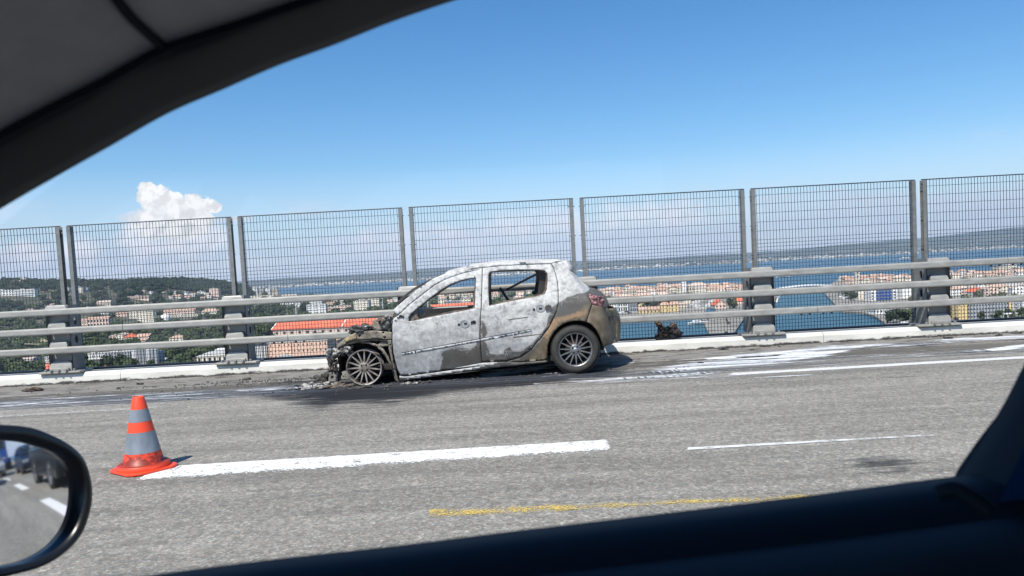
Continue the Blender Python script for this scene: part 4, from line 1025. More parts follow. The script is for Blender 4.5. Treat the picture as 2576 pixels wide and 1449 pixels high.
cl('cone_body',[(cr(.29),.29),(cr(.365),.365)],M_or); cl('cone_body',[(cr(.455),.455),(.040,.54),(.037,.545),(.030,.545),(.03,.45)],M_or)
cl('reflective_band',[(cr(.14)+.001,.14),(cr(.29)+.001,.29)],M_ref); cl('reflective_band',[(cr(.365)+.001,.365),(cr(.455)+.001,.455)],M_ref)
mb=MB(); 
prof=[(.20,.0),(.205,.02),(.20,.045),(.18,.055),(.15,.055)]
mb.lathe([(.175,.008),(.182,.02),(.180,.05),(.17,.058),(.145,.058)],cb,'z',40); ob('cone_collar',mb,M_or,cone,smooth=True)
mb=MB(); P8=[]
for k in range(4):
    a=math.pi/2*k+math.radians(8); P8+=[(cb.x+.225*math.cos(a-.25),cb.y+.225*math.sin(a-.25)),(cb.x+.232*math.cos(a),cb.y+.232*math.sin(a)),(cb.x+.225*math.cos(a+.25),cb.y+.225*math.sin(a+.25)),(cb.x+.19*math.cos(a+math.pi/4),cb.y+.19*math.sin(a+math.pi/4))]
mb.prism(P8,lambda u,v,d:Vector((u,v,d)),.006,.022); ob('cone_foot',mb,M_or,cone,bevel=.004)
# ---------------------------------------------------------------- water, land, hills
WZ=-48.0; LZ=-46.6
def terr(x,y):
    h=LZ
    h+=84*math.exp(-(((x+1180)/330)**2))*math.exp(-((y-1560)/380)**2)
    h+=26*math.exp(-(((x+820)/150)**2))*math.exp(-((y-1500)/260)**2)
    h+=60*math.exp(-(((x+985)/255)**4))*math.exp(-((y-2150)/330)**2)
    h+=18*math.exp(-(((x+700)/260)**2))*math.exp(-((y-1750)/300)**2)
    if h>LZ+1: h+=min(1,(h-LZ)/20)*(3*nz(x/90,y/90)+2*nz(x/35,y/35))
    return h
def hit(dx,dy,zmin=60):
    d=ray(dx,dy); t=100.0
    while t<9000:
        P=CAM+d*t
        if P.z<=terr(P.x,P.y):
            lo=t-8; hi=t
            for _ in range(12):
                m=(lo+hi)/2; Q=CAM+d*m
                if Q.z<=terr(Q.x,Q.y): hi=m
                else: lo=m
            Q=CAM+d*hi; return Vector((Q.x,Q.y,terr(Q.x,Q.y)))
        t+=8 if t<2000 else 16
    if d.z<-.001: return gz(dx,dy,LZ)
    return gz(dx,dy,LZ) if d.z<0 else (hit(dx,dy+1.5) if dy<1400 else None)
t=NT('sea_water'); v=t.coord((1,1,1))
t.col(t.ramp(t.noise(.004,5,vec=t.coord((.4,1.6,1))),[(.35,(.008,.048,.088)),(.65,(.013,.068,.115))])); t.set(.30,0,.22)
wv=t.n('ShaderNodeTexNoise'); wv.inputs['Scale'].default_value=.10; wv.inputs['Detail'].default_value=7; t.L.new(v,wv.inputs['Vector']); t.bump(wv.outputs['Fac'],.5,1.2); M_sea=t.m
mb=MB(); mb.add([(-16000,60,WZ),(16000,60,WZ),(16000,16000,WZ),(-16000,16000,WZ)],[(0,1,2,3)]); tag(ob('water',mb,M_sea),kind='structure')
mb=MB(); mb.add([(-16000,-3000,WZ-1),(16000,-3000,WZ-1),(16000,16000,WZ-1),(-16000,16000,WZ-1)],[(0,1,2,3)]); tag(ob('seabed',mb,mk('seabed',(.02,.05,.07))),kind='structure')
t=NT('inner_harbour_water'); t.col(t.ramp(t.noise(.02,5,vec=t.coord((1,1,1))),[(.35,(.010,.060,.085)),(.65,(.018,.08,.105))])); t.set(.3,0,.25)
wv=t.n('ShaderNodeTexNoise'); wv.inputs['Scale'].default_value=.25; wv.inputs['Detail'].default_value=6; t.L.new(t.coord(),wv.inputs['Vector']); t.bump(wv.outputs['Fac'],.45,.6); M_harb=t.m
def g2(P,z=WZ): 
    out=[]
    for p in P: 
        q=gz(p[0],p[1],z); out.append((q.x,q.y))
    return out
mb=MB(); P=g2([(1400,1100),(1400,800),(1480,790),(1760,791),(1960,737),(2010,724),(2075,728),(2300,800),(2600,1100)],WZ)
mb.add([(x,y,WZ+.05) for x,y in P],[tuple(range(len(P)))]); tag(ob('channel_water',mb,M_harb),kind='structure')
def m_land(name,a,b,c3,sc1=.02):
    t=NT(name); v=t.coord(); c=t.ramp(t.noise(sc1,6,.6,vec=v),[(.34,a),(.52,b),(.68,c3)]); f=t.ramp(t.noise(sc1*9,5,.7,vec=v),[(.3,.7),(.7,1.15)]); c=t.mix(1,c,f,'MULTIPLY'); t.col(c); t.set(.95); return t.m
M_land=m_land('scrubland',(.04,.052,.026),(.08,.08,.048),(.20,.175,.13),.03)
M_quay=m_land('quayside',(.20,.19,.165),(.29,.27,.235),(.36,.33,.28),.05)
def land(name,P,mat,step=60,lab=None,edge=True,zf=terr):
    W2=g2(P,WZ+1.2); v2,fs=fill(W2,(),step); mb=MB(); mb.add([(x,y,zf(x,y)) for x,y in v2],fs)
    per=resample(W2,step); n=len(per)
    if edge: mb.add([(x,y,zf(x,y)) for x,y in per]+[(x,y,WZ-1) for x,y in per],[(i,(i+1)%n,(i+1)%n+n,i+n) for i in range(n)])
    tag(ob(name,mb,mat,smooth=False),kind='structure')
land('mainland',[(-1500,1250),(-1500,862),(-800,822),(-200,790),(300,765),(500,752),(700,740),(1000,738),(1250,728),(1420,735),(1440,770),(1420,850),(1380,1250)],M_land,65)
land('island',[(1400,737),(1520,725),(1707,714),(1867,711),(1935,720),(1957,739),(1945,770),(1900,790),(1876,795),(1846,839),(1783,839),(1762,794),(1560,797),(1450,800),(1415,780)],M_quay,40,zf=lambda x,y:LZ)
land('east_shore',[(2067,731),(2085,717),(2112,702),(2290,692),(2576,675),(3600,615),(3600,1250),(2330,1250),(2262,850),(2223,811),(2200,795),(2173,787),(2117,784),(2095,760)],M_quay,50,zf=lambda x,y:LZ)
# narrow boat canal in the island
mb=MB(); P=g2([(1767,792),(1800,792),(1803,770),(1812,752),(1800,749),(1785,768)],LZ); mb.add([(x,y,LZ+.06) for x,y in P],[tuple(range(len(P)))]); tag(ob('canal_water',mb,M_harb),kind='structure')
# far shore and hills
def ridge(x,y):
    u=(y-7700)/6300.
    px=x/max(y,1)*FP+1288
    R=.8*(75+45*smooth01((px-600)/900)-45*math.exp(-((px-1750)/260)**2)+210*smooth01((px-1950)/900)+60*smooth01((px-2500)/500))
    n=mn.fractal(Vector((x/1500,y/1500,3.3)),1.0,2.0,5)
    return WZ+1.5+smooth01(u*1.25-.05)**1.6*(R+38)*(1+.22*n)+smooth01(u*5)*(12+10*n)+ (0 if u>0 else u*3000)
mb=MB(); nx,ny=240,34
for j in range(ny):
    y=7650+ (6500*(j/(ny-1))**1.25)
    for i in range(nx):
        x=-12500+25000*i/(nx-1); y2=y+ (90*nz(x/500,0) if j<8 else 0)+260*nz(x/2300,5)*max(0,1-j/12)
        mb.v.append((x,y2,ridge(x,y if j>0 else 7500)))
for j in range(ny-1):
    for i in range(nx-1): a=j*nx+i; mb.f.append((a,a+1,a+nx+1,a+nx))
M_hill=m_land('far_hills',(.035,.05,.03),(.075,.08,.05),(.17,.16,.12),.0016)
tag(ob('far_hills',mb,M_hill,rec=False,smooth=True),kind='structure')
M_white=mk('white_wall',(.80,.79,.76)); M_cream=mk('cream_wall',(.78,.71,.58)); M_pink=mk('pink_wall',(.74,.56,.46)); M_beige=mk('beige_wall',(.68,.60,.48)); M_ochre=mk('yellow_wall',(.68,.52,.26))
M_salmon=mk('salmon_wall',(.78,.52,.39)); M_greyw=mk('grey_wall',(.34,.36,.38)); M_terra=mk('terracotta_roof',(.44,.265,.19),(.53,.38,.29),.15,5,which='World'); M_terrb=mk('faded_tile_roof',(.52,.39,.32),(.60,.48,.40),.15,5,which='World')
M_red=mk('orange_red_roof',(.58,.13,.065),(.66,.18,.10),.08,5,which='World'); M_win=mk('dark_window',(.035,.04,.05),rough=.25); M_blue=mk('blue_balcony',(.04,.09,.36)); M_flat=mk('flat_roof',(.50,.48,.45)); M_stone=mk('pale_stone',(.60,.55,.46)); M_darkroof=mk('dark_shed',(.06,.065,.075))
mb=MB(); R=random.Random(3)
for i in range(2600):
    cl_=R.random(); x=R.uniform(-5200,8600)
    px=x/8100*FP+1288
    dens=.35+.65*max(0,nz(x/420,1.5)+.25)
    if R.random()>dens: continue
    y=7800+abs(R.gauss(0,1))*(330 if R.random()<.7 else 900)+260*nz(x/2300,5)
    z=ridge(x,y); w=R.uniform(9,30)*(2.2 if R.random()<.06 else 1); h=R.uniform(5,10)*(1.6 if R.random()<.08 else 1); d=R.uniform(10,18)
    mb.box(x,x+w,y,y+d,z-6,z+h)
tag(ob('far_shore_houses',mb,M_white),'white and pale houses strung along the hazy far shore','houses',kind='stuff')
if 'category' in sc.objects['far_shore_houses']: del sc.objects['far_shore_houses']['category']
mb=MB()
for i in range(900):
    x=R.uniform(-5200,8600); y=7900+abs(R.gauss(0,1))*900; z=ridge(x,y); w=R.uniform(10,30); mb.box(x,x+w,y,y+12,z-6,z+R.uniform(4,9))
tag(ob('far_shore_roofs',mb,M_terrb),'muted reddish houses among the white ones on the far shore',kind='stuff')

# ---------------------------------------------------------------- trees
def leafmesh(name,seed,n=240,ls=.17,squash=1.0,cone=0,mat=None):
    R=random.Random(seed); v=[]; f=[]
    cl=[(R.uniform(-.5,.5),R.uniform(-.5,.5),R.uniform(.2,.85),R.uniform(.22,.42)) for _ in range(11)]
    if cone: cl=[(R.uniform(-.2,.2)*(1-z),R.uniform(-.2,.2)*(1-z),z,.10+.2*(1-z)) for z in [k/11 for k in range(1,11)]]
    for _ in range(n):
        cx,cy,cz,r=R.choice(cl); d=Vector((R.gauss(0,1),R.gauss(0,1),R.gauss(0,1))).normalized()*r*R.uniform(.65,1.05)
        p=Vector((cx+d.x,cy+d.y,cz+d.z*.8)); nn=(d.normalized()+Vector((R.uniform(-.6,.6),R.uniform(-.6,.6),R.uniform(-.4,.8)))).normalized()
        u=nn.cross(Vector((R.uniform(-1,1),R.uniform(-1,1),.3))).normalized()*ls*R.uniform(.6,1.3); w=nn.cross(u)*R.uniform(.5,1)
        o=len(v); v+=[p-u,p+w*.8,p+u,p-w*.8]; f.append((o,o+1,o+2,o+3))
    # inner branches mass
    for cx,cy,cz,r in cl:
        bm=bmesh.new(); bmesh.ops.create_icosphere(bm,subdivisions=1,radius=r*.78); o=len(v)
        v+=[Vector((cx+q.co.x,cy+q.co.y,cz+q.co.z*.8))*1 for q in bm.verts]; f+=[tuple(x.index+o for x in g.verts) for g in bm.faces]; bm.free()
    zmin=min(q[2] for q in v); 
    me=bpy.data.meshes.new(name); me.from_pydata([tuple(q) for q in v],[],f); me.materials.append(mat); return me
def m_leaf(name,a,b):
    t=NT(name); oi=t.n('ShaderNodeObjectInfo'); c=t.ramp(t.noise(3.5,4,.7,vec=t.coord()),[(.3,a),(.7,b)])
    h=t.n('ShaderNodeHueSaturation'); t.L.new(c,h.inputs['Color']); t.L.new(t.math('MULTIPLY_ADD',oi.outputs['Random'],.5,.75),h.inputs['Value']); t.col(h.outputs[0]); t.set(.8,0,.2); return t.m
M_leaf=m_leaf('tree_leaves',(.035,.055,.022),(.085,.11,.045)); M_leaf2=m_leaf('olive_leaves',(.07,.085,.05),(.13,.14,.08)); M_leaf3=m_leaf('pine_needles',(.022,.038,.020),(.05,.072,.035)); M_bark=mk('bark',(.09,.07,.05))
CR=[leafmesh('crown',1,mat=M_leaf),leafmesh('crown',2,mat=M_leaf3),leafmesh('crown',3,mat=M_leaf2),leafmesh('crown',4,mat=M_leaf3,cone=1,n=160,ls=.09),leafmesh('crown',5,mat=M_leaf)]
_m=MB(); _m.tube([(0,0,-.1),(0,0,.25),(.03,0,.5)],[.05,.035,.02],6); TRm=bpy.data.meshes.new('trunk'); TRm.from_pydata([tuple(v) for v in _m.v],[],_m.f); TRm.materials.append(M_bark)
def tree(P,w,h,kind,label,group=None,name='tree'):
    r=empty(name,P,label,'tree',group)
    c=bpy.data.objects.new('crown',CR[kind]); c.scale=(w/1.5,w/1.5,h/1.05); c.rotation_euler=(0,0,rnd.uniform(0,6)); c.location=(0,0,h*.02); link(c,r)
    q=bpy.data.objects.new('trunk',TRm); q.scale=(h*.8,h*.8,h); link(q,r); return r
def wood(name,pts,mat,lab,nq=26):
    """many low crowns that read as one wooded mass"""
    R=random.Random(len(pts)); mb=MB()
    bm=bmesh.new(); bmesh.ops.create_icosphere(bm,subdivisions=1,radius=1); base=[q.co.copy() for q in bm.verts]; bf=[tuple(x.index for x in g.verts) for g in bm.faces]; bm.free()
    for (x,y,z,r,h) in pts:
        mb.add([(x+q.x*r*(1+.35*nz(q.x*2+x,q.y*2+y)),y+q.y*r*(1+.35*nz(q.y*2+x,q.z*2+y)),z+h*.55+q.z*h*.5*(1+.4*nz(q.z*2+x,q.x*2))) for q in base],bf)
        for _ in range(nq):
            d=Vector((R.gauss(0,1),R.gauss(0,1),abs(R.gauss(0,1)))).normalized(); p=Vector((x+d.x*r,y+d.y*r,z+h*.55+d.z*h*.55)); s=r*.28
            u=Vector((R.uniform(-1,1),R.uniform(-1,1),R.uniform(-1,1))).normalized()*s; w=d.cross(u).normalized()*s*.8
            mb.add([p-u,p+w,p+u,p-w],[(0,1,2,3)])
    o=ob(name,mb,mat,rec=False); tag(o,lab,kind='stuff'); return o
BLD=[]   # footprints, to keep trees off them
def free(x,y,r=6):
    for (bx,by,br) in BLD:
        if (x-bx)**2+(y-by)**2<(br+r)**2: return False
    return True
# ---------------------------------------------------------------- buildings
def building(name,px,mat,label,roof='flat',rmat=None,rows=0,cols=0,depth=12,cat='building',group=None,win=True,rot=0,extra=None,base=None,ww=.42,wh=.45,rh=None,balc=None,band=False):
    (x0,yt),(x1,yb)=px; xm=(x0+x1)/2
    # base follows the picture's own slope
    P=hit(xm,yb) if base is None else gz(xm,yb,base)
    k=FP/ (P.y); w=(x1-x0)/k; h=max(2.5,(yb-yt)/k)
    r=empty(name,P,label,cat,group); r.rotation_euler=(0,0,rot); BLD.append((P.x,P.y+depth/2,max(w,depth)/2))
    o=Vector(P); loc=lambda v:v
    def part(nm,mb,mt,kind=None):
        q=ob(nm,mb,mt,r,world=False); 
        if kind: q['kind']=kind
        return q
    hh=h if roof=='flat' else h*.72 if rh is None else h*(1-rh)
    m=MB(); m.box(-w/2,w/2,0,depth,-3,hh); part('wall',m,mat)
    m=MB(); e=.35
    if roof=='flat': 
        m.box(-w/2-.2,w/2+.2,-.2,depth+.2,hh-.01,hh+.35); m.box(-w*.2,-w*.05,depth*.3,depth*.6,hh+.3,hh+1.6)
    elif roof=='gable':
        m.prism([(-e,hh-.1),(depth/2,h),(depth+e,hh-.1),(depth+e,hh-.4),(depth/2,h-.4),(-e,hh-.4)],lambda u,v,d:Vector((d,u,v)),-w/2-e,w/2+e)
    elif roof=='gable_front':
        m.prism([(-w/2-e,hh-.1),(0,h),(w/2+e,hh-.1),(w/2+e,hh-.4),(0,h-.4),(-w/2-e,hh-.4)],lambda u,v,d:Vector((u,d,v)),-e,depth+e)
        g=MB(); g.prism([(-w/2,hh-.02),(0,h-.35),(w/2,hh-.02)],lambda u,v,d:Vector((u,d,v)),.05,depth-.05); part('gable_wall',g,mat)
    elif roof=='hip':
        a=min(w,depth)*.45; m.add([(-w/2-e,-e,hh),(w/2+e,-e,hh),(w/2+e,depth+e,hh),(-w/2-e,depth+e,hh),(-w/2+a,depth/2,h),(w/2-a,depth/2,h)],[(0,1,5,4),(1,2,5),(2,3,4,5),(3,0,4),(3,2,1,0)])
    part('roof',m,rmat or M_flat)
    if rows and cols:
        m=MB(); fr=MB()
        for i in range(rows):
            for j in range(cols):
                cx=-w/2+w*(j+.5)/cols; cz=hh*(i+.55)/rows; a=w/cols*ww/2; b=hh/rows*wh/2
                if band: a=w/cols*.5
                m.box(cx-a,cx+a,-.06,.12,cz-b,cz+b)
        if k*w/cols*ww*1024/2576>4 and rows*cols<=24:
            for i in range(rows):
                for j in range(cols):
                    cx=-w/2+w*(j+.5)/cols; cz=hh*(i+.55)/rows; a=w/cols*ww/2; b=hh/rows*wh/2
                    q=MB(); q.box(cx-a,cx+a,-.06,.12,cz-b,cz+b); part('window',q,M_win)
        else: part('windows',m,M_win,'stuff')
        # side windows
        m=MB()
        for i in range(rows):
            for sx in(-1,1):
                for j in range(max(1,int(depth/4))):
                    cy_=depth*(j+.5)/max(1,int(depth/4)); cz=hh*(i+.55)/rows; m.box(sx*w/2-.06,sx*w/2+.06,cy_-.6,cy_+.6,cz-hh/rows*wh/2,cz+hh/rows*wh/2)
        part('side_windows',m,M_win,'stuff')
    if balc:
        for i in range(balc[1]):
            m=MB(); z=hh*(i+.28)/balc[1]; m.box(-w*balc[2]/2,w*balc[2]/2,-1.4,-.0,z,z+hh/balc[1]*.34); part('balcony',m,balc[0])
    return r
B=building
W_=M_white
# hill at the left
B('apartment_block',(r3(130,283),r3(350,345)),W_,'white stepped apartment block on the wooded hill at far left','flat',rows=3,cols=7,balc=(W_,3,.9))
B('apartment_block',(r3(-60,290),r3(122,345)),W_,'low white terrace of flats cut by the left edge, on the hill','flat',rows=3,cols=6)
B('castle_house',(r3(213,172),r3(262,218)),M_beige,'small beige tower house on top of the left hill','flat',rows=2,cols=2,depth=8)
B('villa',(r3(90,195),r3(200,222)),M_beige,'low beige villa on the hill crest, left of the tower house','gable',M_terrb,1,4)
B('apartment_block',(r3(757,260),r3(830,308)),M_cream,'cream block on the saddle right of the first left fence posts','flat',rows=4,cols=4)
B('apartment_block',(r3(835,263),r3(880,303)),W_,'narrow pale block adjoining the cream one on the saddle','flat',rows=4,cols=3)
B('apartment_block',(r3(664,266),r3(690,300)),W_,'sliver of white building between the two left fence posts','flat',rows=3,cols=2)
B('school_building',(r3(1288,350),r3(1497,386)),M_pink,'long pinkish red building half way up the second hill','flat',rows=1,cols=14,ww=.5,wh=.7)
B('stone_house',(r3(975,395),r3(1112,445)),M_beige,'beige stone house with broken outline below the pink building','gable',M_terrb,2,5)
B('apartment_tower',(r3(2108,274),r3(2200,348)),M_pink,'pink apartment tower left of the second fence post pair','flat',rows=5,cols=4)
B('house',(r3(1498,304),r3(1534,330)),W_,'tiny white cube house under the wooded crest','flat',rows=1,cols=2)
hl=['white house with pale roof on the slope','cream house below the crest','white villa on the slope','pale house with red roof','small white cottage','pink house on the lower slope','white house near the pink tower','cream house near the pink tower']
R=random.Random(12)
i=0
for (x,y,w,h,mt,rf,lb) in [(1735,302,34,30,W_,None,'white boxy house under the right end of the wooded crest'),(1835,308,52,26,W_,None,'wide white house right of the boxy white one'),(1900,325,60,26,W_,M_terrb,'white house with tiled roof below the end of the crest'),(1750,335,70,34,M_beige,M_terra,'beige house with red roof in the hillside cluster'),(1850,350,60,30,M_pink,M_terra,'pink house in the middle of the hillside cluster'),(1690,348,44,24,W_,M_terrb,'small white tiled house at the left of the hillside cluster'),(1985,300,70,22,W_,None,'long white house descending right of the crest'),(2040,318,60,24,M_cream,None,'cream house halfway down to the pink tower'),(2075,345,48,22,W_,M_terrb,'white tiled house just left of the pink tower'),(1990,358,70,24,M_pink,M_terra,'pink tiled house below the long white one'),(1420,290,40,20,M_beige,M_terra,'beige house just under the wooded crest'),(1620,300,40,16,M_beige,M_terra,'beige low house under the middle of the crest'),(2215,368,50,18,W_,M_terra,'white house at the foot of the slope, right of the pink tower'),(2130,372,60,18,M_cream,M_terra,'cream row house below the pink tower'),(500,425,36,26,W_,M_terra,'white red-roofed house in the woods below the left post'),(830,458,60,20,W_,None,'white low house peeping over the top rail at left'),(60,300,40,20,M_pink,M_terra,'pink house among trees at far left'),(270,480,60,22,M_greyw,M_terrb,'grey house low in the woods at far left')]:
    B('house',(r3(x,y),r3(x+w,y+h)),mt,lb,'gable' if rf else 'flat',rf,1,3,group='houses on the left hillside',depth=9)
# between the rails, left
B('apartment_block',(r3(1385,500),r3(1548,628)),M_cream,'tall pale yellow block between the rails, left part of the view','flat',rows=7,cols=6,ww=.5)
B('apartment_block',(r3(1300,500),r3(1388,575)),M_cream,'lower pale yellow wing left of the tall yellow block','flat',rows=4,cols=4)
B('shopping_hall',(r3(880,558),r3(1095,655)),M_pink,'salmon building with tiled roof right of the leftmost barrier post','gable',M_terra,2,7,rh=.25,ww=.6,wh=.55)
B('house',(r3(795,578),r3(880,658)),M_pink,'pink wing with tiled roof just right of the leftmost barrier post','gable',M_terra,3,3,rh=.2)
B('terraced_flats',(r3(1640,482),r3(1960,545)),M_pink,'long terraced row of pinkish flats under the top rail','gable',M_terra,2,14,rh=.3,ww=.6)
B('terraced_flats',(r3(1690,540),r3(1990,562)),M_beige,'beige lower terrace in front of the pinkish flats','flat',rows=1,cols=12)
B('house',(r3(2030,474),r3(2185,530)),M_cream,'cream house with wide red roof left of the second barrier post','hip',M_terra,1,5,rh=.45)
B('house',(r3(1160,515),r3(1280,560)),M_pink,'pink house with tiled roof left of the pale yellow block','gable',M_terra,2,4)
B('house',(r3(1000,510),r3(1090,540)),W_,'white low house above the salmon building','flat',rows=1,cols=4)
# dome tank
P=hit(*r3(1668,612)); k=FP/P.y; rr=48/2.683/S_/k
rt=empty('dome_building',P,'white round dome beside the pale yellow block','dome building')
m=MB(); m.lathe([(rr*.96,-2),(rr,rr*.5),(rr*.97,rr*1.0),(rr*.8,rr*1.42),(rr*.45,rr*1.68),(.01,rr*1.76)],(0,0,0),'z',24); ob('dome',m,W_,rt,world=False,smooth=True)
m=MB(); m.lathe([(rr*1.02,-2),(rr*1.02,rr*.35)],(0,0,0),'z',24); ob('base_ring',m,M_greyw,rt,world=False)
B('villa',(r3(1165,725),r3(1250,790)),M_cream,'cream villa at the left of the villa cluster, between middle and lower rail','gable_front',M_terrb,2,3)
B('villa',(r3(1245,728),r3(1360,798)),M_beige,'villa with bright red roof in the centre of the cluster','hip',M_red,2,4,rh=.5)
B('villa',(r3(1370,728),r3(1500,795)),M_beige,'long villa with orange tiled roof at the right of the cluster','gable',M_terra,2,4,rh=.4)
B('villa',(r3(1340,775),r3(1470,812)),M_pink,'low terracotta outbuilding in front of the cluster','gable',M_terra,1,4,rh=.5)
B('villa',(r3(1105,738),r3(1160,785)),M_pink,'small pink house at the far left of the villa cluster','hip',M_terrb,1,2)
B('villa',(r3(1700,742),r3(1845,802)),M_cream,'detached villa with low orange roof, right of the cluster','hip',M_terra,2,4,rh=.45)
# lower left: depots and silos
B('warehouse',(r3(830,935),r3(1060,985)),W_,'long white depot below the lower rail, right of the leftmost post','flat',rows=1,cols=10)
B('warehouse',(r3(1060,915),r3(1310,975)),M_greyw,'pale grey depot behind the two dark trees','flat',rows=2,cols=9)
for i,(a,b,lb) in enumerate([(1325,1378,'first tall white silo from the left below the lower rail'),(1382,1472,'wide grey ribbed silo in the middle of the silo group'),(1476,1512,'narrow bright white silo right of the ribbed one'),(1515,1598,'grey square silo at the right of the group')]):
    (x0,y0),(x1,y1)=r3(a,888),r3(b,1062); P=hit((x0+x1)/2,y1); k=FP/P.y; w=(x1-x0)/k; h=(y1-y0)/k
    rt=empty('silo',P,lb,'silo','silos below the lower rail'); BLD.append((P.x,P.y+6,w))
    m=MB()
    nn=5 if i==1 else 2 if i in(0,3) else 1
    for q in range(nn): m.lathe([(w/nn/2,-2),(w/nn/2,h),(w/nn/2*.6,h+1.5),(0.01,h+2)],(-w/2+w*(q+.5)/nn,w/nn/2,0),'z',14)
    ob('silo_shell',m,W_ if i in(0,2) else M_greyw,rt,world=False,smooth=False)
    m=MB(); m.box(-w/2,w/2,w/nn/2,w/nn/2+8,-2,h*.9); ob('silo_frame',m,M_greyw if i!=2 else W_,rt,world=False)
B('warehouse',(r3(1985,935),r3(2292,1032)),M_cream,'pale cream warehouse left of the second barrier post','gable',M_flat,1,6,rh=.12,depth=40)
B('warehouse',(r3(2120,890),r3(2292,940)),W_,'white sloping roofed shed above the cream warehouse','gable',W_,0,0,rh=.5,depth=30)
B('shed',(r3(415,1040),r3(500,1090)),M_terra,'small orange-roofed hut left of the leftmost post base','gable',M_red,0,0,rh=.8)
B('shed',(r3(975,1062),r3(1140,1095)),M_terra,'orange roof just above the kerb, right of the leftmost post','gable',M_red,0,0,rh=.9)
B('shed',(r3(185,975),r3(330,1003)),W_,'low white shed with tiled roof at far left below the lower rail','gable',M_terrb,1,5)
B('shed',(r3(450,965),r3(508,1020)),W_,'white hut touching the leftmost barrier post','flat',rows=2,cols=2)
# centre left seen through the fence, towers
for (a,b,lb) in((150,215,'taller left white tower block beyond the fence, ahead of the car'),(318,372,'right white tower block of the pair beyond the fence')):
    rt=B('apartment_tower',(r4(a,325 if a<200 else 338),r4(b,418)),W_,lb,'flat',rows=8,cols=3,depth=16,ww=.45)
for (a,b,lb) in((219,288,'banded side wing of the left white tower'),(378,465,'banded side wing of the right white tower')):
    B('apartment_tower',(r4(a,340),r4(b,416)),M_cream,lb,'flat',rows=8,cols=1,depth=16,ww=.9,wh=.5)
B('row_of_houses',(r4(100,420),r4(420,446)),M_cream,'long cream row of buildings at the foot of the white towers','flat',rows=1,cols=16)
B('row_of_houses',(r4(430,412),r4(700,440)),M_cream,'cream waterside row of houses right of the white towers','gable',M_terrb,1,14)
B('apartment_block',(r4(828,533),r4(1062,648)),W_,'white block with dark window bands between top and middle rail','flat',rows=4,cols=3,ww=.7,wh=.28,depth=14)
B('apartment_block',(r4(860,488),r4(1010,535)),W_,'white flats behind the block with window bands','flat',rows=3,cols=7)
B('house',(r4(500,505),r4(680,535)),W_,'low white roofs among trees left of the first lamp mast','flat',rows=1,cols=6)
B('house',(r4(690,500),r4(745,570)),W_,'small white house right of the first lamp mast','flat',rows=3,cols=2)
B('apartment_block',(r4(1065,500),r4(1165,560)),M_pink,'pink house right of the white flats','gable',M_terra,3,4)
B('apartment_block',(r4(1060,570),r4(1190,630)),M_pink,'pink lower building right of the banded white block','flat',rows=2,cols=5)
B('apartment_block',(r4(1170,545),r4(1370,622)),M_pink,'salmon pink block left of the second lamp mast','flat',rows=3,cols=6)
B('apartment_block',(r4(1410,485),r4(1590,612)),M_cream,'large cream block right of the second lamp mast','flat',rows=5,cols=7,depth=20)
B('apartment_block',(r4(1590,460),r4(1720,570)),M_cream,'cream block with stepped roof next to the large cream block','flat',rows=4,cols=6)
B('apartment_block',(r4(1880,450),r4(1970,500)),W_,'white flats just left of the burnt car windscreen pillar','flat',rows=3,cols=5)
B('house',(r4(1300,700),r4(1400,748)),M_cream,'cream house behind the long orange-red roof','flat',rows=2,cols=3)
B('house',(r4(1400,690),r4(1560,742)),M_pink,'pink houses behind the right end of the orange-red roof','gable',M_terra,2,5)
B('house',(r4(570,740),r4(700,822)),W_,'white open-fronted shed at the left end of the orange-red roof','flat',rows=1,cols=1,ww=.8,wh=.7)
B('shed',(r4(705,722),r4(1290,790)),M_darkroof,'long dark shed behind the orange-red roof','flat',M_darkroof,depth=10)
# long hall with orange-red roof: the ridge recedes
def hall():
    a=hit(*r4(410,925)); b=hit(*r4(1750,865)); 
    d=(b-a); L=d.length; u=d.normalized(); v=Vector((-u.y,u.x,0))
    k=FP/a.y; hw=5.5
    rt=empty('market_hall',a,'long low hall with a bright orange-red sloping roof, ahead of the burnt car','hall')
    rt.rotation_euler=(0,0,math.atan2(u.y,u.x)); BLD.extend([(a.x+u.x*t,a.y+u.y*t+8,14) for t in range(0,int(L),12)])
    D=26; E=6.0; Rg=11.5
    m=MB(); m.box(0,L,0,D,-3,E); ob('wall',m,M_pink,rt,world=False)
    half=L*.64
    for (x0,x1) in((-1,half-.4),(half+.4,L)):
        m=MB(); m.prism([(-1,E-.2),(D/2,Rg),(D+1,E-.2),(D+1,E-.6),(D/2,Rg-.4),(-1,E-.6)],lambda p,q,d_:Vector((d_,p,q)),x0,x1); ob('roof',m,M_red,rt,world=False)
    m=MB(); m.prism([(-1.2,E-.1),(D/2,Rg+.3),(D+1.2,E-.1),(D/2,Rg-.4)],lambda p,q,d_:Vector((d_,p,q)),half-.4,half+.4); ob('roof_divider',m,W_,rt,world=False)
    m=MB(); m.prism([(-1.2,E-.1),(D/2,Rg+.3),(D+1.2,E-.1),(D/2,Rg-.5)],lambda p,q,d_:Vector((d_,p,q)),-1.8,-1.0); ob('verge_board',m,W_,rt,world=False)
    for i in range(14):
        m=MB(); x=L*(i+.5)/14; m.box(x-1.2,x+1.2,-.1,.1,1.5,3.6); ob('window',m,M_win,rt,world=False)
hall()
rt=B('civic_building',(r4(360,1005),r4(645,1215)),M_salmon,'left half of the salmon building below the lower rail','flat',rows=3,cols=5,ww=.25,wh=.3,depth=25)
rt=B('civic_building',(r4(655,985),r4(1090,1215)),M_salmon,'right half of the salmon building, nearest the burnt nose','flat',rows=3,cols=8,ww=.25,wh=.3,depth=25)
B('civic_building',(r4(1085,985),r4(1200,1120)),M_salmon,'small salmon extension with brown roof box beside the burnt nose','flat',M_terra,2,2,depth=20)
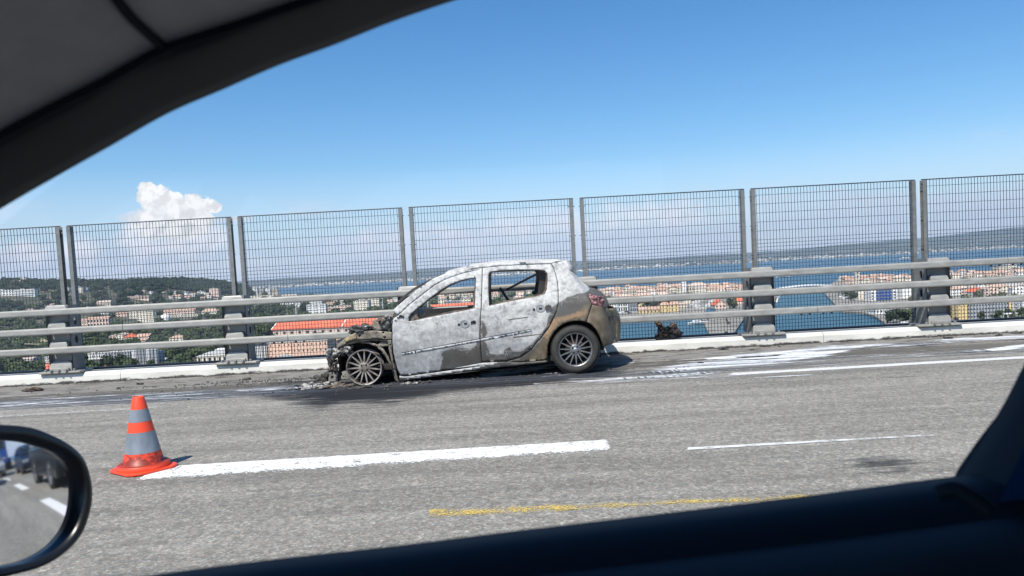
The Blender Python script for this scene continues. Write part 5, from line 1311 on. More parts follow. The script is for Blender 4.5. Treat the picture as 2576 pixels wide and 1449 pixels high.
rt=B('striped_pavilion',(r4(155,1045),r4(350,1215)),M_greyw,'grey pavilion with white vertical fins at the left of the salmon building','flat',M_darkroof,depth=20)
for q in range(9):
    m=MB(); wv_=[o for o in rt.children if o.name.startswith('wall')][0].dimensions; x=-wv_.x/2+wv_.x*(q+.5)/9; m.box(x-.25,x+.25,-1.0,-.2,-2,wv_.z-3.2); ob('fin',m,W_,rt,world=False)
B('kiosk',(r4(480,1165),r4(690,1225)),W_,'pale low canopy in front of the salmon building','flat',depth=5)
# seen through the front door window of the burnt car
B('apartment_block',(r1(1385,490),r1(1440,560)),M_cream,'cream stair block seen through the burnt front window, left one','flat',rows=3,cols=2)
B('apartment_block',(r1(1440,505),r1(1600,545)),M_greyw,'grey-green glazed building seen through the burnt front window','flat',rows=2,cols=8)
B('apartment_block',(r1(1598,478),r1(1695,550)),M_cream,'cream block seen through the burnt front window, right one','flat',rows=3,cols=3)
B('hall',(r1(1310,530),r1(1735,570)),M_salmon,'orange roofed hall seen just above the burnt front door','gable',M_red,0,0,rh=.6)
R=random.Random(31)
def cluster(zone,n,names,grp,seed,size=(8,14),hpx=(9,14),mats=None,roofs=None,depth=9):
    """zone: list of photo points outlining where house feet stand; ordered left to right for the labels"""
    R=random.Random(seed); pts=[]; xs=[p[0] for p in zone]; ys=[p[1] for p in zone]; tr=0
    while len(pts)<n and tr<6000:
        tr+=1; x=R.uniform(min(xs),max(xs)); y=R.uniform(min(ys),max(ys))
        if not inpoly(x,y,zone): continue
        P=hit(x,y)
        if P is None or not free(P.x,P.y+depth/2,5.0): continue
        w=R.uniform(*size); BLD.append((P.x,P.y+depth/2,w/2)); pts.append((x,y,P,w))
    pts.sort(key=lambda q:q[0])
    res=[]
    for i,(x,y,P,w) in enumerate(pts):
        mt=R.choice(mats or [W_,M_cream,M_pink,M_beige,M_cream]); rf=R.choice(roofs or [M_terra,M_terrb,M_terra]); k=FP/P.y; h=R.uniform(*hpx)/1.0
        cn={M_white:'white',M_cream:'cream',M_pink:'pink',M_beige:'beige',M_ochre:'yellow'}.get(mt,'pale'); rn='red tiled' if rf is M_terra else 'faded tiled' if rf is M_terrb else 'flat'
        ty=R.choice(['gable','gable','hip','gable_front']) if rn!='flat' else 'flat'
        lab='%s house, %s roof, %s, %s from left'%(cn,rn,names,ordi(i))
        r=building('house',((x-w*k/2,y-h*k),(x+w*k/2,y)),mt,lab,ty,rf,2,max(2,int(w/3)),depth,'house',grp,rot=R.uniform(-.5,.5)*.6); BLD.pop(); res.append(r)
    return res
def ordi(i):
    names=['first','second','third','fourth','fifth','sixth','seventh','eighth','ninth','tenth','eleventh','twelfth','thirteenth','fourteenth','fifteenth','sixteenth','seventeenth','eighteenth','nineteenth','twentieth']
    if i<20: return names[i]
    s={1:'st',2:'nd',3:'rd'}.get((i+1)%10,'th') if (i+1)%100 not in(11,12,13) else 'th'
    return '%d%s'%(i+1,s)
# old town landmarks on the island
def tower(px,lab,mat,dome=False,top=.28):
    (x0,yt),(x1,yb)=px; P=gz((x0+x1)/2,yb,LZ); k=FP/P.y; w=(x1-x0)/k; h=(yb-yt)/k
    rt=empty('church_tower',P,lab,'church tower'); BLD.append((P.x,P.y+w/2,w))
    m=MB(); m.box(-w/2,w/2,0,w,-1,h*(1-top)); ob('shaft',m,mat,rt,world=False)
    m=MB(); m.box(-w*.56,w*.56,-w*.06,w*1.06,h*(1-top),h*(1-top)+.8); ob('cornice',m,mat,rt,world=False)
    b=h*(1-top)+.8; t2=b+h*top*.62
    if dome:
        m=MB()
        for sx in(-.42,.42):
            for sy in(.08,.92): m.box(w*sx-w*.1,w*sx+w*.1,w*sy-w*.1,w*sy+w*.1,b,t2)
        m.box(-w*.5,w*.5,0,w,t2,t2+.6); ob('belfry',m,mat,rt,world=False)
        m=MB(); m.lathe([(w*.42,t2+.6),(w*.4,t2+w*.25),(w*.25,t2+w*.5),(.05,t2+w*.62),(.05,t2+w*.95)],(0,w/2,0),'z',14); ob('dome',m,mat,rt,world=False)
        m=MB(); m.box(-w*.14,w*.14,-.12,.1,h*.45,h*.58); ob('clock_face',m,M_win,rt,world=False)
    else:
        m=MB(); m.box(-w*.46,w*.46,.1,w*.92,b,h-.6); ob('belfry',m,mat,rt,world=False)
        m=MB(); m.box(-w*.12,w*.12,.0,.3,b+.6,h-2); ob('bell_opening',m,M_win,rt,world=False)
        m=MB(); m.add([(-w*.55,-.2,h-.6),(w*.55,-.2,h-.6),(w*.55,w,h-.6),(-w*.55,w,h-.6),(0,w/2,h+.8)],[(0,1,4),(1,2,4),(2,3,4),(3,0,4),(3,2,1,0)]); ob('roof',m,mat,rt,world=False)
tower((r5(1042,488),r5(1084,622)),'white square church tower above the red roofs of the old town',M_white)
tower((r6(748,508),r6(786,640)),'cream domed church tower on the right bank of the wide channel',M_stone,True)
B('church',(r5(1112,520),r5(1340,614)),M_stone,'big pale church with tiled roof right of the square tower','hip',M_terrb,1,8,rh=.4,ww=.3,wh=.5,depth=22)
B('town_house',(r5(1180,572),r5(1330,632)),M_cream,'cream arcaded house in front of the church','flat',rows=2,cols=7)
B('town_house',(r5(1955,510),r5(1998,572)),M_ochre,'yellow round-roofed house at the tip of the old town','hip',M_ochre,2,2)
B('town_house',(r5(810,722),r5(1000,842)),M_ochre,'tall yellow house with orange roof on the quay, two windows rows','gable',M_terra,2,4,rh=.33,ww=.22,wh=.4)
B('town_house',(r5(572,785),r5(806,856)),M_ochre,'long low ochre building with orange roof on the quay','gable',M_terra,1,6,rh=.45,ww=.35,wh=.6)
B('town_house',(r5(345,735),r5(470,835)),W_,'white building with pillared front behind the car park','flat',rows=2,cols=5,ww=.6,wh=.7)
B('town_house',(r5(475,745),r5(560,840)),M_greyw,'grey building between white house and green trees','flat',rows=2,cols=4,ww=.6,wh=.6)
B('town_house',(r5(225,735),r5(345,790)),W_,'white shed at the left edge of the old town quay, beside the burnt car','flat',rows=1,cols=5)
B('town_house',(r5(545,725),r5(600,800)),M_ochre,'narrow yellow house left of the green trees','flat',rows=2,cols=2)
B('town_house',(r5(1395,705),r5(1520,800)),M_pink,'red-roofed boathouse right of the narrow canal','gable_front',M_red,1,3,rh=.6,depth=16)
B('town_house',(r5(1622,680),r5(1700,760)),M_pink,'red-roofed house right of the dark tree','gable',M_red,2,3,rh=.5)
B('town_house',(r5(1000,742),r5(1090,800)),M_beige,'beige house right of the tall yellow house','gable',M_terrb,2,3)
B('town_house',(r5(1060,690),r5(1140,750)),M_cream,'cream house under the middle rail, left of the canal','gable',M_terrb,3,3)
cluster([r5(100,650),r5(200,622),r5(700,590),r5(1030,575),r5(1030,640),r5(720,668),r5(200,690),r5(100,690)],40,'in old town left of the square tower','old town houses',51,hpx=(8,13))
cluster([r5(1300,590),r5(1690,572),r5(1700,610),r5(1690,640),r5(1300,650)],18,'in the old town right of the church','old town houses',52,hpx=(8,12))
cluster([r5(230,720),r5(1150,690),r5(1120,760),r5(800,760),r5(600,790),r5(230,790)],12,'on the old town quay','quay houses',53,hpx=(8,12))
cluster([r2(-420,500),r2(-420,440),r2(0,420),r2(200,470),r2(640,420),r2(1100,400),r2(1100,520),r2(700,520),r2(0,560)],42,'beyond the burnt car','houses behind the burnt car',54,hpx=(8,13))
cluster([r4(620,470),r4(1700,440),r4(1900,455),r4(1900,560),r4(1100,560),r4(640,560)],14,'in the trees ahead of the burnt car','suburban houses',55,hpx=(7,10))
# trees and boats on the island
def T(px0,px1,kind,lab,grp=None,dep=None):
    (x0,yt),(x1,yb)=px0,px1; P=hit((x0+x1)/2,yb); k=FP/P.y; return tree(P,(x1-x0)/k,(yb-yt)/k,kind,lab,grp)
T(r5(600,716),r5(700,785),0,'round green tree on the quay, left of three','quay trees'); T(r5(680,712),r5(770,782),4,'round green tree on the quay, middle of three','quay trees'); T(r5(745,710),r5(830,776),0,'round green tree on the quay, touching the tall yellow house','quay trees')
T(r5(1520,668),r5(1590,802),1,'tall dark tree between the two red-roofed houses'); T(r5(1570,690),r5(1650,800),2,'olive green tree just right of the tall dark tree')
T(r5(1490,895),r5(1550,940),3,'small tree in the middle of the sandy quay point','trees on the quay point'); T(r5(1510,940),r5(1555,972),2,'low bush below the small tree on the quay point','trees on the quay point'); T(r5(1300,895),r5(1340,922),2,'tiny bush at the top left of the sandy quay point','trees on the quay point'); T(r5(1490,1050),r5(1540,1072),1,'bush at the front tip of the quay point','trees on the quay point')
# right bank
B('apartment_block',(r6(772,680),r6(868,778)),M_cream,'plain cream block left of the building with blue balconies','flat',rows=2,cols=3,ww=.15,wh=.2,depth=14)
B('apartment_block',(r6(880,676),r6(1122,786)),W_,'white block with blue balconies by the wide channel','flat',rows=4,cols=6,balc=(M_blue,4,.58),depth=14,ww=.6)
B('apartment_block',(r6(1166,655),r6(1250,768)),W_,'plain white block just left of the rightmost barrier post','flat',rows=3,cols=2,ww=.15,wh=.2,depth=14)
B('apartment_block',(r6(1126,670),r6(1165,765)),M_greyw,'narrow grey block between the two white ones','flat',rows=4,cols=2)
B('apartment_block',(r6(1668,815),r6(1782,958)),M_ochre,'yellow block with small windows below the lower rail at right','flat',rows=4,cols=3,ww=.2,wh=.25,depth=14)
B('apartment_block',(r6(1786,808),r6(2135,950)),M_greyw,'long grey slab block with regular windows at lower right','flat',rows=4,cols=14,ww=.4,wh=.4,depth=12)
B('apartment_block',(r6(2138,785),r6(2262,900)),M_ochre,'yellow block right of the long grey slab','flat',rows=4,cols=3,ww=.2,wh=.3,depth=14)
B('apartment_block',(r6(2262,780),r6(2500,905)),W_,'white block at the lower right edge','flat',rows=4,cols=6,depth=14)
B('apartment_tower',(r6(2125,466),r6(2205,545)),M_cream,'tall cream tower block at far right above the middle rail','flat',rows=5,cols=3,depth=16)
B('apartment_tower',(r6(2040,478),r6(2118,548)),M_stone,'shorter stone coloured tower beside the tall cream tower','flat',rows=4,cols=3,depth=16)
B('apartment_block',(r6(2210,490),r6(2300,545)),M_pink,'pink block at the right edge behind the tower blocks','flat',rows=3,cols=4)
B('apartment_block',(r6(1582,672),r6(1702,742)),W_,'white house row right of the rightmost post','gable',M_terra,2,6,rh=.2)
B('market_building',(r6(1790,672),r6(2052,722)),M_greyw,'wide building with orange hipped roof right of the white house row','hip',M_red,0,0,rh=.65,depth=24)
B('town_house',(r6(1560,612),r6(2080,672)),M_cream,'very long row with rusty red roof under the middle rail','gable',M_terra,1,20,rh=.7,depth=20)
B('town_house',(r6(2080,610),r6(2400,668)),M_cream,'long tiled row continuing to the right edge','gable',M_terra,1,12,rh=.6,depth=18)
B('town_house',(r6(2060,640),r6(2270,705)),W_,'white row with garages at the right edge','flat',rows=2,cols=8)
B('town_house',(r6(1830,528),r6(2040,562)),M_pink,'long reddish roof seen above the middle rail','gable',M_terra,1,8,rh=.7)
B('harbour_shed',(r6(930,868),r6(1030,912)),W_,'small white shed on the right bank quay','flat',rows=1,cols=3)
cluster([r6(600,645),r6(640,605),r6(1240,585),r6(1245,640),r6(700,655)],34,'around the domed tower','right bank houses',61,hpx=(7,11))
cluster([r6(1530,575),r6(2300,540),r6(2300,600),r6(1540,610)],26,'far right above middle rail','right bank houses',62,hpx=(7,11))
cluster([r6(1530,700),r6(2300,650),r6(2300,740),r6(1540,745)],14,'far right below middle rail','right bank houses',63,hpx=(6,10))
T(r6(1020,862),r6(1150,992),1,'big dark green tree on the right bank, left part of the clump','trees on the right bank'); T(r6(1100,855),r6(1280,985),0,'big dark green tree touching the rightmost barrier post','trees on the right bank')
T(r6(610,688),r6(680,752),2,'olive tree on the right bank near the channel edge','trees on the right bank'); T(r6(690,684),r6(762,792),1,'tall dark tree left of the cream block','trees on the right bank')
for i,(x,y,w,h) in enumerate([(1780,840,50,60),(1840,880,70,75),(2000,870,70,80),(2090,868,80,80),(1700,905,60,50),(2210,850,80,70),(1570,900,40,50),(1930,900,60,48),(1360,935,60,40)]): T(r6(x,y),r6(x+w,y+h),[0,2,0,4,1][i%5],'street tree before the blocks at lower right, %s from the left'%ordi(i),'street trees at lower right')
# swing bridge over the channel mouth
a=gz(*r6(40,668),WZ+6); b=gz(*r6(605,640),WZ+6)
rt=empty('low_bridge',a,'long low white bridge across the far mouth of the wide channel','bridge')
m=MB(); n=20
pp=[a.lerp(b,i/n)+Vector((0,0,-3.5+3.2*math.sin(math.pi*i/n))) for i in range(n+1)]
m.loft([[p+Vector((0,0,0)),p+Vector((0,0,1.5)),p+Vector((0,10,1.5)),p+Vector((0,10,0))] for p in pp],caps=True); ob('deck',m,M_white,rt)
for i in(4,7,13,16):
    m=MB(); p=pp[i]; m.box(p.x-1.2,p.x+1.2,p.y+2,p.y+8,WZ-1,p.z); ob('pier',m,M_stone,rt)
# boats
def boatmesh():
    m=MB(); L=1
    sec=[(-.5,.13),(-.2,.16),(.2,.14),(.42,.06),(.5,.005)]
    m.loft([[Vector((x,-w,.11)),Vector((x,-w*.6,0)),Vector((x,w*.6,0)),Vector((x,w,.11))] for x,w in sec],closed=True,caps=True)
    h=bpy.data.meshes.new('hull'); h.from_pydata([tuple(v) for v in m.v],[],m.f); h.materials.append(M_white)
    m=MB(); m.prism([(-.3,.10),(.18,.10),(.08,.2),(-.26,.2)],lambda u,v,d:Vector((u,d,v)),-.09,.09); c=bpy.data.meshes.new('cabin'); c.from_pydata([tuple(v) for v in m.v],[],m.f); c.materials.append(M_white)
    m=MB(); m.box(-.2,.06,-.095,.095,.14,.18); w=bpy.data.meshes.new('cabin_window'); w.from_pydata([tuple(v) for v in m.v],[],m.f); w.materials.append(M_win)
    return h,c,w
BM=boatmesh()
def boat(px,L,rot,lab,grp=None,z=WZ+.1):
    P=gz(px[0],px[1],z); r=empty('boat',P,lab,'boat',grp); r.rotation_euler=(0,0,rot)
    for nm,me in zip(('hull','cabin','cabin_window'),BM): o=bpy.data.objects.new(nm,me); o.scale=(L,L,L); link(o,r)
boat(r5(1215,972),16,.1,'white motor boat moored left of the sandy quay point')
R=random.Random(8)
for i in range(13): boat(r5(1165+R.uniform(0,75),705+i*8.5),R.uniform(8,11),R.uniform(-.2,.2),'white boat moored along left side of canal, %s from far end'%ordi(i),'boats in the canal',LZ+.1)
for i in range(11): boat(r5(1400-i*8+R.uniform(-12,12),700+i*9.5),R.uniform(8,11),R.uniform(-.2,.2),'white boat moored along the right side of the canal, %s from the far end'%ordi(i),'boats in the canal',LZ+.1)
for i in range(6): boat((r6(55-i*6,735+i*14)),7,1.4,'small boat along the left bank of the wide channel, %s from the far end'%ordi(i),'boats in the wide channel')
boat(r6(90,578),34,.05,'white launch crossing the open water beyond the low bridge'); boat(r5(2130,463),26,.05,'small white sail boat far out on the lagoon'); boat(r6(1205,415),60,0,'dark flat barge far out beside the rightmost fence posts')
# parked cars, tiny
cm=MB(); cm.prism([(-2.1,.3),(2.1,.3),(2.1,.8),(1.2,.9),(.6,1.4),(-1.2,1.4),(-1.9,.9),(-2.1,.8)],lambda u,v,d:Vector((u,d,v)),-.85,.85)
CME=[]
for nm,c in(('white_car_paint',(.75,.75,.75)),('black_car_paint',(.03,.03,.035)),('grey_car_paint',(.3,.31,.33)),('red_car_paint',(.4,.04,.03))):
    me=bpy.data.meshes.new('parked_car'); me.from_pydata([tuple(v) for v in cm.v],[],cm.f); me.materials.append(mk(nm,c,rough=.3)); CME.append((me,nm.split('_')[0]))
def carlot(zone,n,where,seed,grp):
    R=random.Random(seed); xs=[p[0] for p in zone]; ys=[p[1] for p in zone]; L=[]
    while len(L)<n:
        x=R.uniform(min(xs),max(xs)); y=R.uniform(min(ys),max(ys))
        if inpoly(x,y,zone): L.append((x,y))
    L.sort()
    for i,(x,y) in enumerate(L):
        P=hit(x,y); me,cn=R.choice(CME[:3] if R.random()<.93 else CME); o=bpy.data.objects.new('parked_car',me); o.location=P+Vector((0,0,.02)); o.rotation_euler=(0,0,R.choice([0,1.57])+R.uniform(-.1,.1)); link(o)
        tag(o,'%s car %s, %s from left'%(cn,where,ordi(i)),'car',grp)
carlot([r5(235,800),r5(520,820),r5(560,862),r5(250,868)],34,'on the lot behind the burnt car',71,'cars on the old town car park')
carlot([r6(560,700),r6(600,690),r6(700,790),r6(640,800)],16,'along the right bank of the channel',72,'cars on the right bank')
carlot([r6(1545,930),r6(1780,930),r6(1780,962),r6(1545,975)],12,'before the yellow block',73,'cars at lower right')
carlot([r3(1605,955),r3(1720,950),r3(1800,1010),r3(1640,1030)],9,'right of the silos',74,'cars near the silos')
carlot([r4(220,600),r4(370,600),r4(370,670),r4(220,670)],10,'among the trees ahead of the burnt car',75,'cars among trees')
carlot([r5(1960,660),r5(2030,660),r5(1990,760),r5(1965,770)],9,'on the tip of the old town beside the post',76,'cars at the island tip')
carlot([r6(1290,940),r6(1420,960),r6(1420,990),r6(1180,1000)],8,'under the big green tree on the right bank',77,'cars under the big tree')
# lamp masts
def mast(px0,px1,lab,arm=0,grp='white lamp masts'):
    P=hit(*px1); k=FP/P.y; h=(px1[1]-px0[1])/k; r=empty('lamp_mast',P,lab,'lamp mast',grp); m=MB(); m.tube([(0,0,-1),(0,0,h)],[.45,.28],6); ob('mast_pole',m,M_white,r,world=False)
    m=MB(); m.box(-1.4-arm,1.4+arm,-.3,.3,h-.5,h+.25); ob('lamp_head',m,M_white,r,world=False)
mast(r4(688,535),r4(705,815),'first white floodlight mast from the left, ahead of the burnt car'); mast(r4(1377,460),r4(1386,640),'second white floodlight mast, left of the large cream block'); mast(r4(1758,438),r4(1768,625),'third white floodlight mast, next to the burnt windscreen pillar'); mast(r1(1280,468),r1(1288,640),'white mast seen through the burnt front door window')
for i,(x) in enumerate((603,683,862,965,1075)): mast(r4(x,955 if x>800 else 975),r4(x+2,1030),'short white street lamp above the salmon building, %s from the left'%ordi(i),0,'street lamps above the salmon building')
for i,(x,y) in enumerate(((1605,850),(1880,878),(2128,905))): mast(r6(x,y),r6(x,y+70),'thin street lamp at lower right, %s from the left'%ordi(i),1,'street lamps at lower right')
# ---- woods
R=random.Random(9); pts=[]
def scatter(zone,n,r=(5,9),h=(8,13),avoid=True):
    xs=[p[0] for p in zone]; ys=[p[1] for p in zone]; k=0; tr=0
    while k<n and tr<n*8:
        tr+=1; x=R.uniform(min(xs),max(xs)); y=R.uniform(min(ys),max(ys))
        if not inpoly(x,y,zone): continue
        P=hit(x,y)
        if P is None or P.y>3400: continue
        rr=R.uniform(*r)
        if avoid and not free(P.x,P.y,rr+1): continue
        # keep the line of sight to buildings: skip trees just in front
        if avoid and any(abs(P.x-bx*P.y/by)<br+1 and 0<by-P.y<85 for bx,by,br in BLD): continue
        pts.append((P.x,P.y,P.z,rr,R.uniform(*h))); k+=1
# crest trees by world position
for i in range(2300):
    x=R.gauss(-1180,300); y=1560+R.uniform(-420,60)
    if terr(x,y)>LZ+14 and free(x,y,5) and not any(abs(x-bx*y/by)<br+1 and 0<by-y<60 for bx,by,br in BLD): pts.append((x,y,terr(x,y),R.uniform(5,9),R.uniform(7,12)))
for i in range(1900):
    x=R.uniform(-1290,-690); y=2150+R.uniform(-420,60)
    if terr(x,y)>LZ+8 and free(x,y,5) and not any(abs(x-bx*y/by)<br+1 and 0<by-y<70 for bx,by,br in BLD): pts.append((x,y,terr(x,y),R.uniform(5,10),R.uniform(8,13)))
wood('hill_woodland',pts,M_leaf3,'dense dark green woodland covering the hills at the left',14)
pts=[]; scatter([(-150,770),(560,745),(760,740),(1000,745),(1000,1000),(-150,1010)],1500,(4,7),(4,8))
wood('suburb_woodland',pts,M_leaf,'mid green trees filling the suburb at the left',16)
pts=[]; scatter([(800,740),(1420,740),(1420,800),(800,830)],300,(4,7),(4,7)); wood('suburb_woodland',pts,M_leaf,'green trees among buildings behind the burnt car front',16)
pts=[]; scatter([(2290,700),(2600,680),(2600,830),(2300,850)],120,(3,5),(4,8)); scatter([(1500,735),(1750,730),(1750,760),(1500,780)],26,(3,5),(4,6)); wood('town_greenery',pts,M_leaf2,'small scattered trees between the town houses',14)
# nearer individual trees
grp='trees below the lower rail at left'
for i,(x0,y0,x1,y1,kd) in enumerate([(1010,935,1160,1085,1),(1150,930,1310,1080,1),(840,985,980,1100,0),(-40,1000,130,1150,0),(120,1010,270,1150,4),(250,1015,400,1140,0),(360,1040,470,1140,4),(1590,1010,1680,1060,2),(1690,960,1830,1040,1),(1480,990,1560,1070,4),(2010,870,2120,940,0),(800,1040,900,1110,4)]):
    T(r3(x0,y0),r3(x1,y1),kd,('dark spreading' if kd==1 else 'bright green' if kd in(0,4) else 'olive')+' tree below the lower rail at left, %s listed rightward'%ordi(i) if False else ['dark spreading tree in front of the grey depot, left one','dark spreading tree in front of the grey depot, right one','bright green tree just right of the leftmost post base','bright green tree at the left edge above the kerb','leafy green tree second from the left edge above the kerb','green tree third from the left edge above the kerb','green tree left of the leftmost post base','olive tree at the foot of the silos','dark tree right of the silos and parked cars','green tree in front of the grey square silo','green tree left of the white sloping shed','green tree between post base and dark trees'][i],grp)
grp='trees beside the orange-red hall'
for i,(x0,y0,x1,y1,kd) in enumerate([(130,765,270,900,0),(250,770,420,905,4),(150,540,330,680,1),(330,545,480,690,1),(480,560,560,640,1),(740,510,850,640,1),(1110,575,1230,640,0),(1300,560,1400,620,1),(1270,460,1370,530,1),(1160,500,1220,560,0),(1560,560,1700,610,0),(1720,540,1850,600,0)]):
    T(r4(x0,y0),r4(x1,y1),kd,['green tree left of the orange-red roof, by the second barrier post','pale green tree at the left tip of the orange-red roof','dark tree right of the second barrier post','dark tree second right of the second barrier post','small dark tree left of the first mast','dark tree left of the banded white block','round tree before the pink building','dark tree before the salmon pink block','dark tree left of the second mast','small green tree behind the pink building','green tree before the large cream block','green tree beside the third mast'][i],grp)
grp='trees on the hill crest'
for i,(x,y,w,h,kd) in enumerate([(160,172,55,45,1),(318,170,60,42,1),(448,186,56,40,1),(515,208,50,35,1),(890,245,16,42,3),(1450,230,40,22,1)]):
    T(r3(x,y),r3(x+w,y+h),kd,['umbrella pine left of the tower house on the hill','umbrella pine right of the tower house on the hill','umbrella pine farther right on the left crest','low pine at the right end of the left crest','narrow cypress right of the pale block on the saddle','pine standing out of the second wooded crest'][i],grp)
# dry field
mb=MB(); Z=[r3(145,800),r3(260,775),r3(420,810),r3(490,850),r3(480,885),r3(250,885)]; Q=[hit(*p) for p in Z]
v2,fs=fill([(q.x,q.y) for q in Q],(),12); mb.add([(x,y,terr(x,y)+4.5+1.0*nz(x/6,y/6)) for x,y in v2],fs); tag(ob('dry_field',mb,m_land('dry_grass',(.30,.24,.13),(.36,.30,.18),(.16,.16,.08),.06)),kind='structure')
# ---------------------------------------------------------------- haze
mb=MB(); mb.box(-15000,15000,-2500,15500,WZ-2.5,620); t=NT('haze_air')
for l in list(t.L): 
    if l.to_node==t.out: t.L.remove(l)
pv=t.n('ShaderNodeVolumePrincipled'); pv.inputs['Color'].default_value=(.62,.80,1,1); pv.inputs['Density'].default_value=4.8e-5; pv.inputs['Anisotropy'].default_value=.0
t.L.new(pv.outputs[0],t.out.inputs['Volume']); 
try: t.m.cycles.homogeneous_volume=True
except Exception: pass
tag(ob('haze',mb,t.m),kind='stuff')
# ---------------------------------------------------------------- the car the photograph is taken from
M_head=mk('headliner_fabric',(.74,.72,.70),(.66,.65,.64),60,rough=.95,which='World'); M_trim=mk('dark_trim',(.006,.013,.024),rough=.7,spec=.25); M_trimb=mk('dark_blue_trim',(.013,.020,.030),rough=.6,spec=.3); M_blk=mk('black_gloss_plastic',(.012,.013,.015),rough=.28); M_ext=mk('dark_body_paint',(.03,.035,.05),rough=.3)
mycar=empty('camera_car',(-.2,-.1,.0),'dark window frame, headliner, door sill and wing mirror framing the view','car interior')
def catm(P,n):
    out=[]; m=len(P)
    for i in range(m-1):
        p0,p1,p2,p3=[Vector(P[max(0,min(m-1,i+k))]) for k in(-1,0,1,2)]
        for j in range(n):
            t_=j/n; out.append(.5*((2*p1)+(p2-p0)*t_+(2*p0-5*p1+4*p2-p3)*t_*t_+(3*p1-p0-3*p2+p3)*t_**3))
    out.append(Vector(P[-1])); return out
E_=[(-420,800),(-200,655),(0,527),(141,445),(281,366),(422,286),(562,225),(703,164),(844,112),(984,56),(1148,0),(1350,-60),(1600,-110),(1900,-140),(2250,-150),(2650,-120),(3000,-40)]
S2=[(-420,600),(-200,470),(0,352),(141,275),(281,204),(422,128),(609,66),(773,10),(900,-30),(1000,-62),(1150,-110),(1350,-165),(1600,-215),(1900,-245),(2250,-255),(2650,-225),(3000,-150)]
Ew=catm([un(x,y,.55) for x,y in E_],6); Sw=catm([un(x,y,.475) for x,y in S2],6)
def tubering(a,b,bul,n=8):
    return [a.lerp(b,u)+Vector((0,-bul*math.sin(u*math.pi),-.000)) for u in [k/n for k in range(n+1)]]
mb=MB(); rings=[]
for a,b in zip(Ew,Sw):
    r=[CAM+(a-CAM)*1.08+Vector((0,0,.03))]+tubering(a,b,.022)
    rings.append(r)
mb.loft(rings,closed=False); ob('window_frame',mb,M_trim,mycar,smooth=True)
# rubber seal bead
mb=MB(); mb.tube([s+Vector((0,-.004,0)) for s in Sw],.003,8); ob('door_seal',mb,M_trim,mycar,smooth=True)
# headliner: from the seam inwards and up over the seats; pillar trim is the part left of the fold
def fold(i): return i
mb=MB(); rings=[]
for s in Sw:
    r=[]
    for k in range(13):
        u=k/12; y=s.y-.95*u; z=s.z+.085*math.sin(min(1,u*2.4)*math.pi/2)+.02*math.sin(u*math.pi)-.05*max(0,u-.8)
        r.append(Vector((s.x-.0*u,y,z)))
    rings.append(r)
mb.loft(rings,closed=False)
o=ob('headliner',mb,M_head,mycar,smooth=True)
# dark rod standing in for the shaded groove between pillar trim and headliner
fpx=[(422,122),(385,96),(352,72),(328,48),(303,22),(281,-4),(262,-34),(240,-66)]
f0=[]
for (fx_,fy_) in fpx:
    best=None
    for s in Sw:
        for k in range(0,60):
            u=k/120; P=Vector((s.x,s.y-.95*u,s.z+.085*math.sin(min(1,u*2.4)*math.pi/2)+.02*math.sin(u*math.pi)))
            a_,b_=proj(P); d=math.hypot(a_-fx_,b_-fy_)
            if best is None or d<best[0]: best=(d,P)
    f0.append(best[1])
for _ in range(3): f0=[f0[0]]+[(f0[i-1]+f0[i]*2+f0[i+1])/4 for i in range(1,len(f0)-1)]+[f0[-1]]
mb=MB(); mb.tube(catm(f0,3),.0035,6); ob('groove_shade_rod',mb,M_trim,mycar)
# outer shell: roof, far side, rear, front scuttle, floor (keeps the cabin dark)
mb=MB(); mb.box(-.75,1.8,-1.25,.50,1.64,1.66); ob('roof_skin',mb,M_ext,mycar)
mb=MB(); mb.box(-1.2,1.8,-1.30,-1.25,.3,1.15); mb.box(.5,1.8,-1.30,-1.25,1.15,1.65); ob('far_door',mb,M_trim,mycar)
mb=MB(); mb.box(1.75,1.8,-1.25,.45,.3,1.65); ob('rear_bulkhead',mb,M_trim,mycar)
mb=MB(); mb.box(-1.3,1.8,-1.25,.45,.28,.32); ob('floor',mb,M_trim,mycar)
mb=MB(); mb.box(-1.25,-.62,-1.25,.42,.9,1.05); ob('dashboard',mb,M_trim,mycar,bevel=.04)
mb=MB(); mb.prism([(-1.25,1.05),(-.75,1.645),(-.74,1.66),(-1.27,1.05)],lambda u,v,d:Vector((u,d,v)),-1.25,-.9); ob('far_windscreen_pillar',mb,M_trim,mycar)
# door: sill ledge and inner panel
SL=[(-700,1610),(-300,1562),(200,1500),(600,1447),(1000,1402),(1288,1366),(1700,1317),(2100,1268),(2430,1224),(2800,1180),(3200,1130)]
sw=catm([un(x,y,.52) for x,y in SL],5)
mb=MB(); rings=[]
for s in sw:
    rings.append([s+Vector((0,.06,-.30)),s+Vector((0,.055,-.02)),s+Vector((0,.03,-.002)),s+Vector((0,.0,0)),s+Vector((0,-.010,-.002)),s+Vector((0,-.022,-.007)),s+Vector((0,-.032,-.016))])
mb.loft(rings,closed=False); ob('window_sill_seal',mb,M_trim,mycar,smooth=True)
mb=MB(); rings=[]
for s in sw: rings.append([s+Vector((0,-.030,-.013)),s+Vector((0,-.048,-.013)),s+Vector((0,-.075,-.022)),s+Vector((0,-.10,-.045)),s+Vector((0,-.115,-.09)),s+Vector((0,-.10,-.16)),s+Vector((0,-.11,-.25)),s+Vector((0,-.16,-.40)),s+Vector((0,-.16,-.75))])
mb.loft(rings,closed=False); ob('door_panel',mb,M_trimb,mycar,smooth=True)
# outer door skin so that the door has depth
mb=MB(); rings=[[s+Vector((0,.06,-.02)),s+Vector((0,.10,-.15)),s+Vector((0,.11,-.5)),s+Vector((0,.06,-.8))] for s in sw]; mb.loft(rings,closed=False); ob('outer_door_skin',mb,M_ext,mycar,smooth=True)
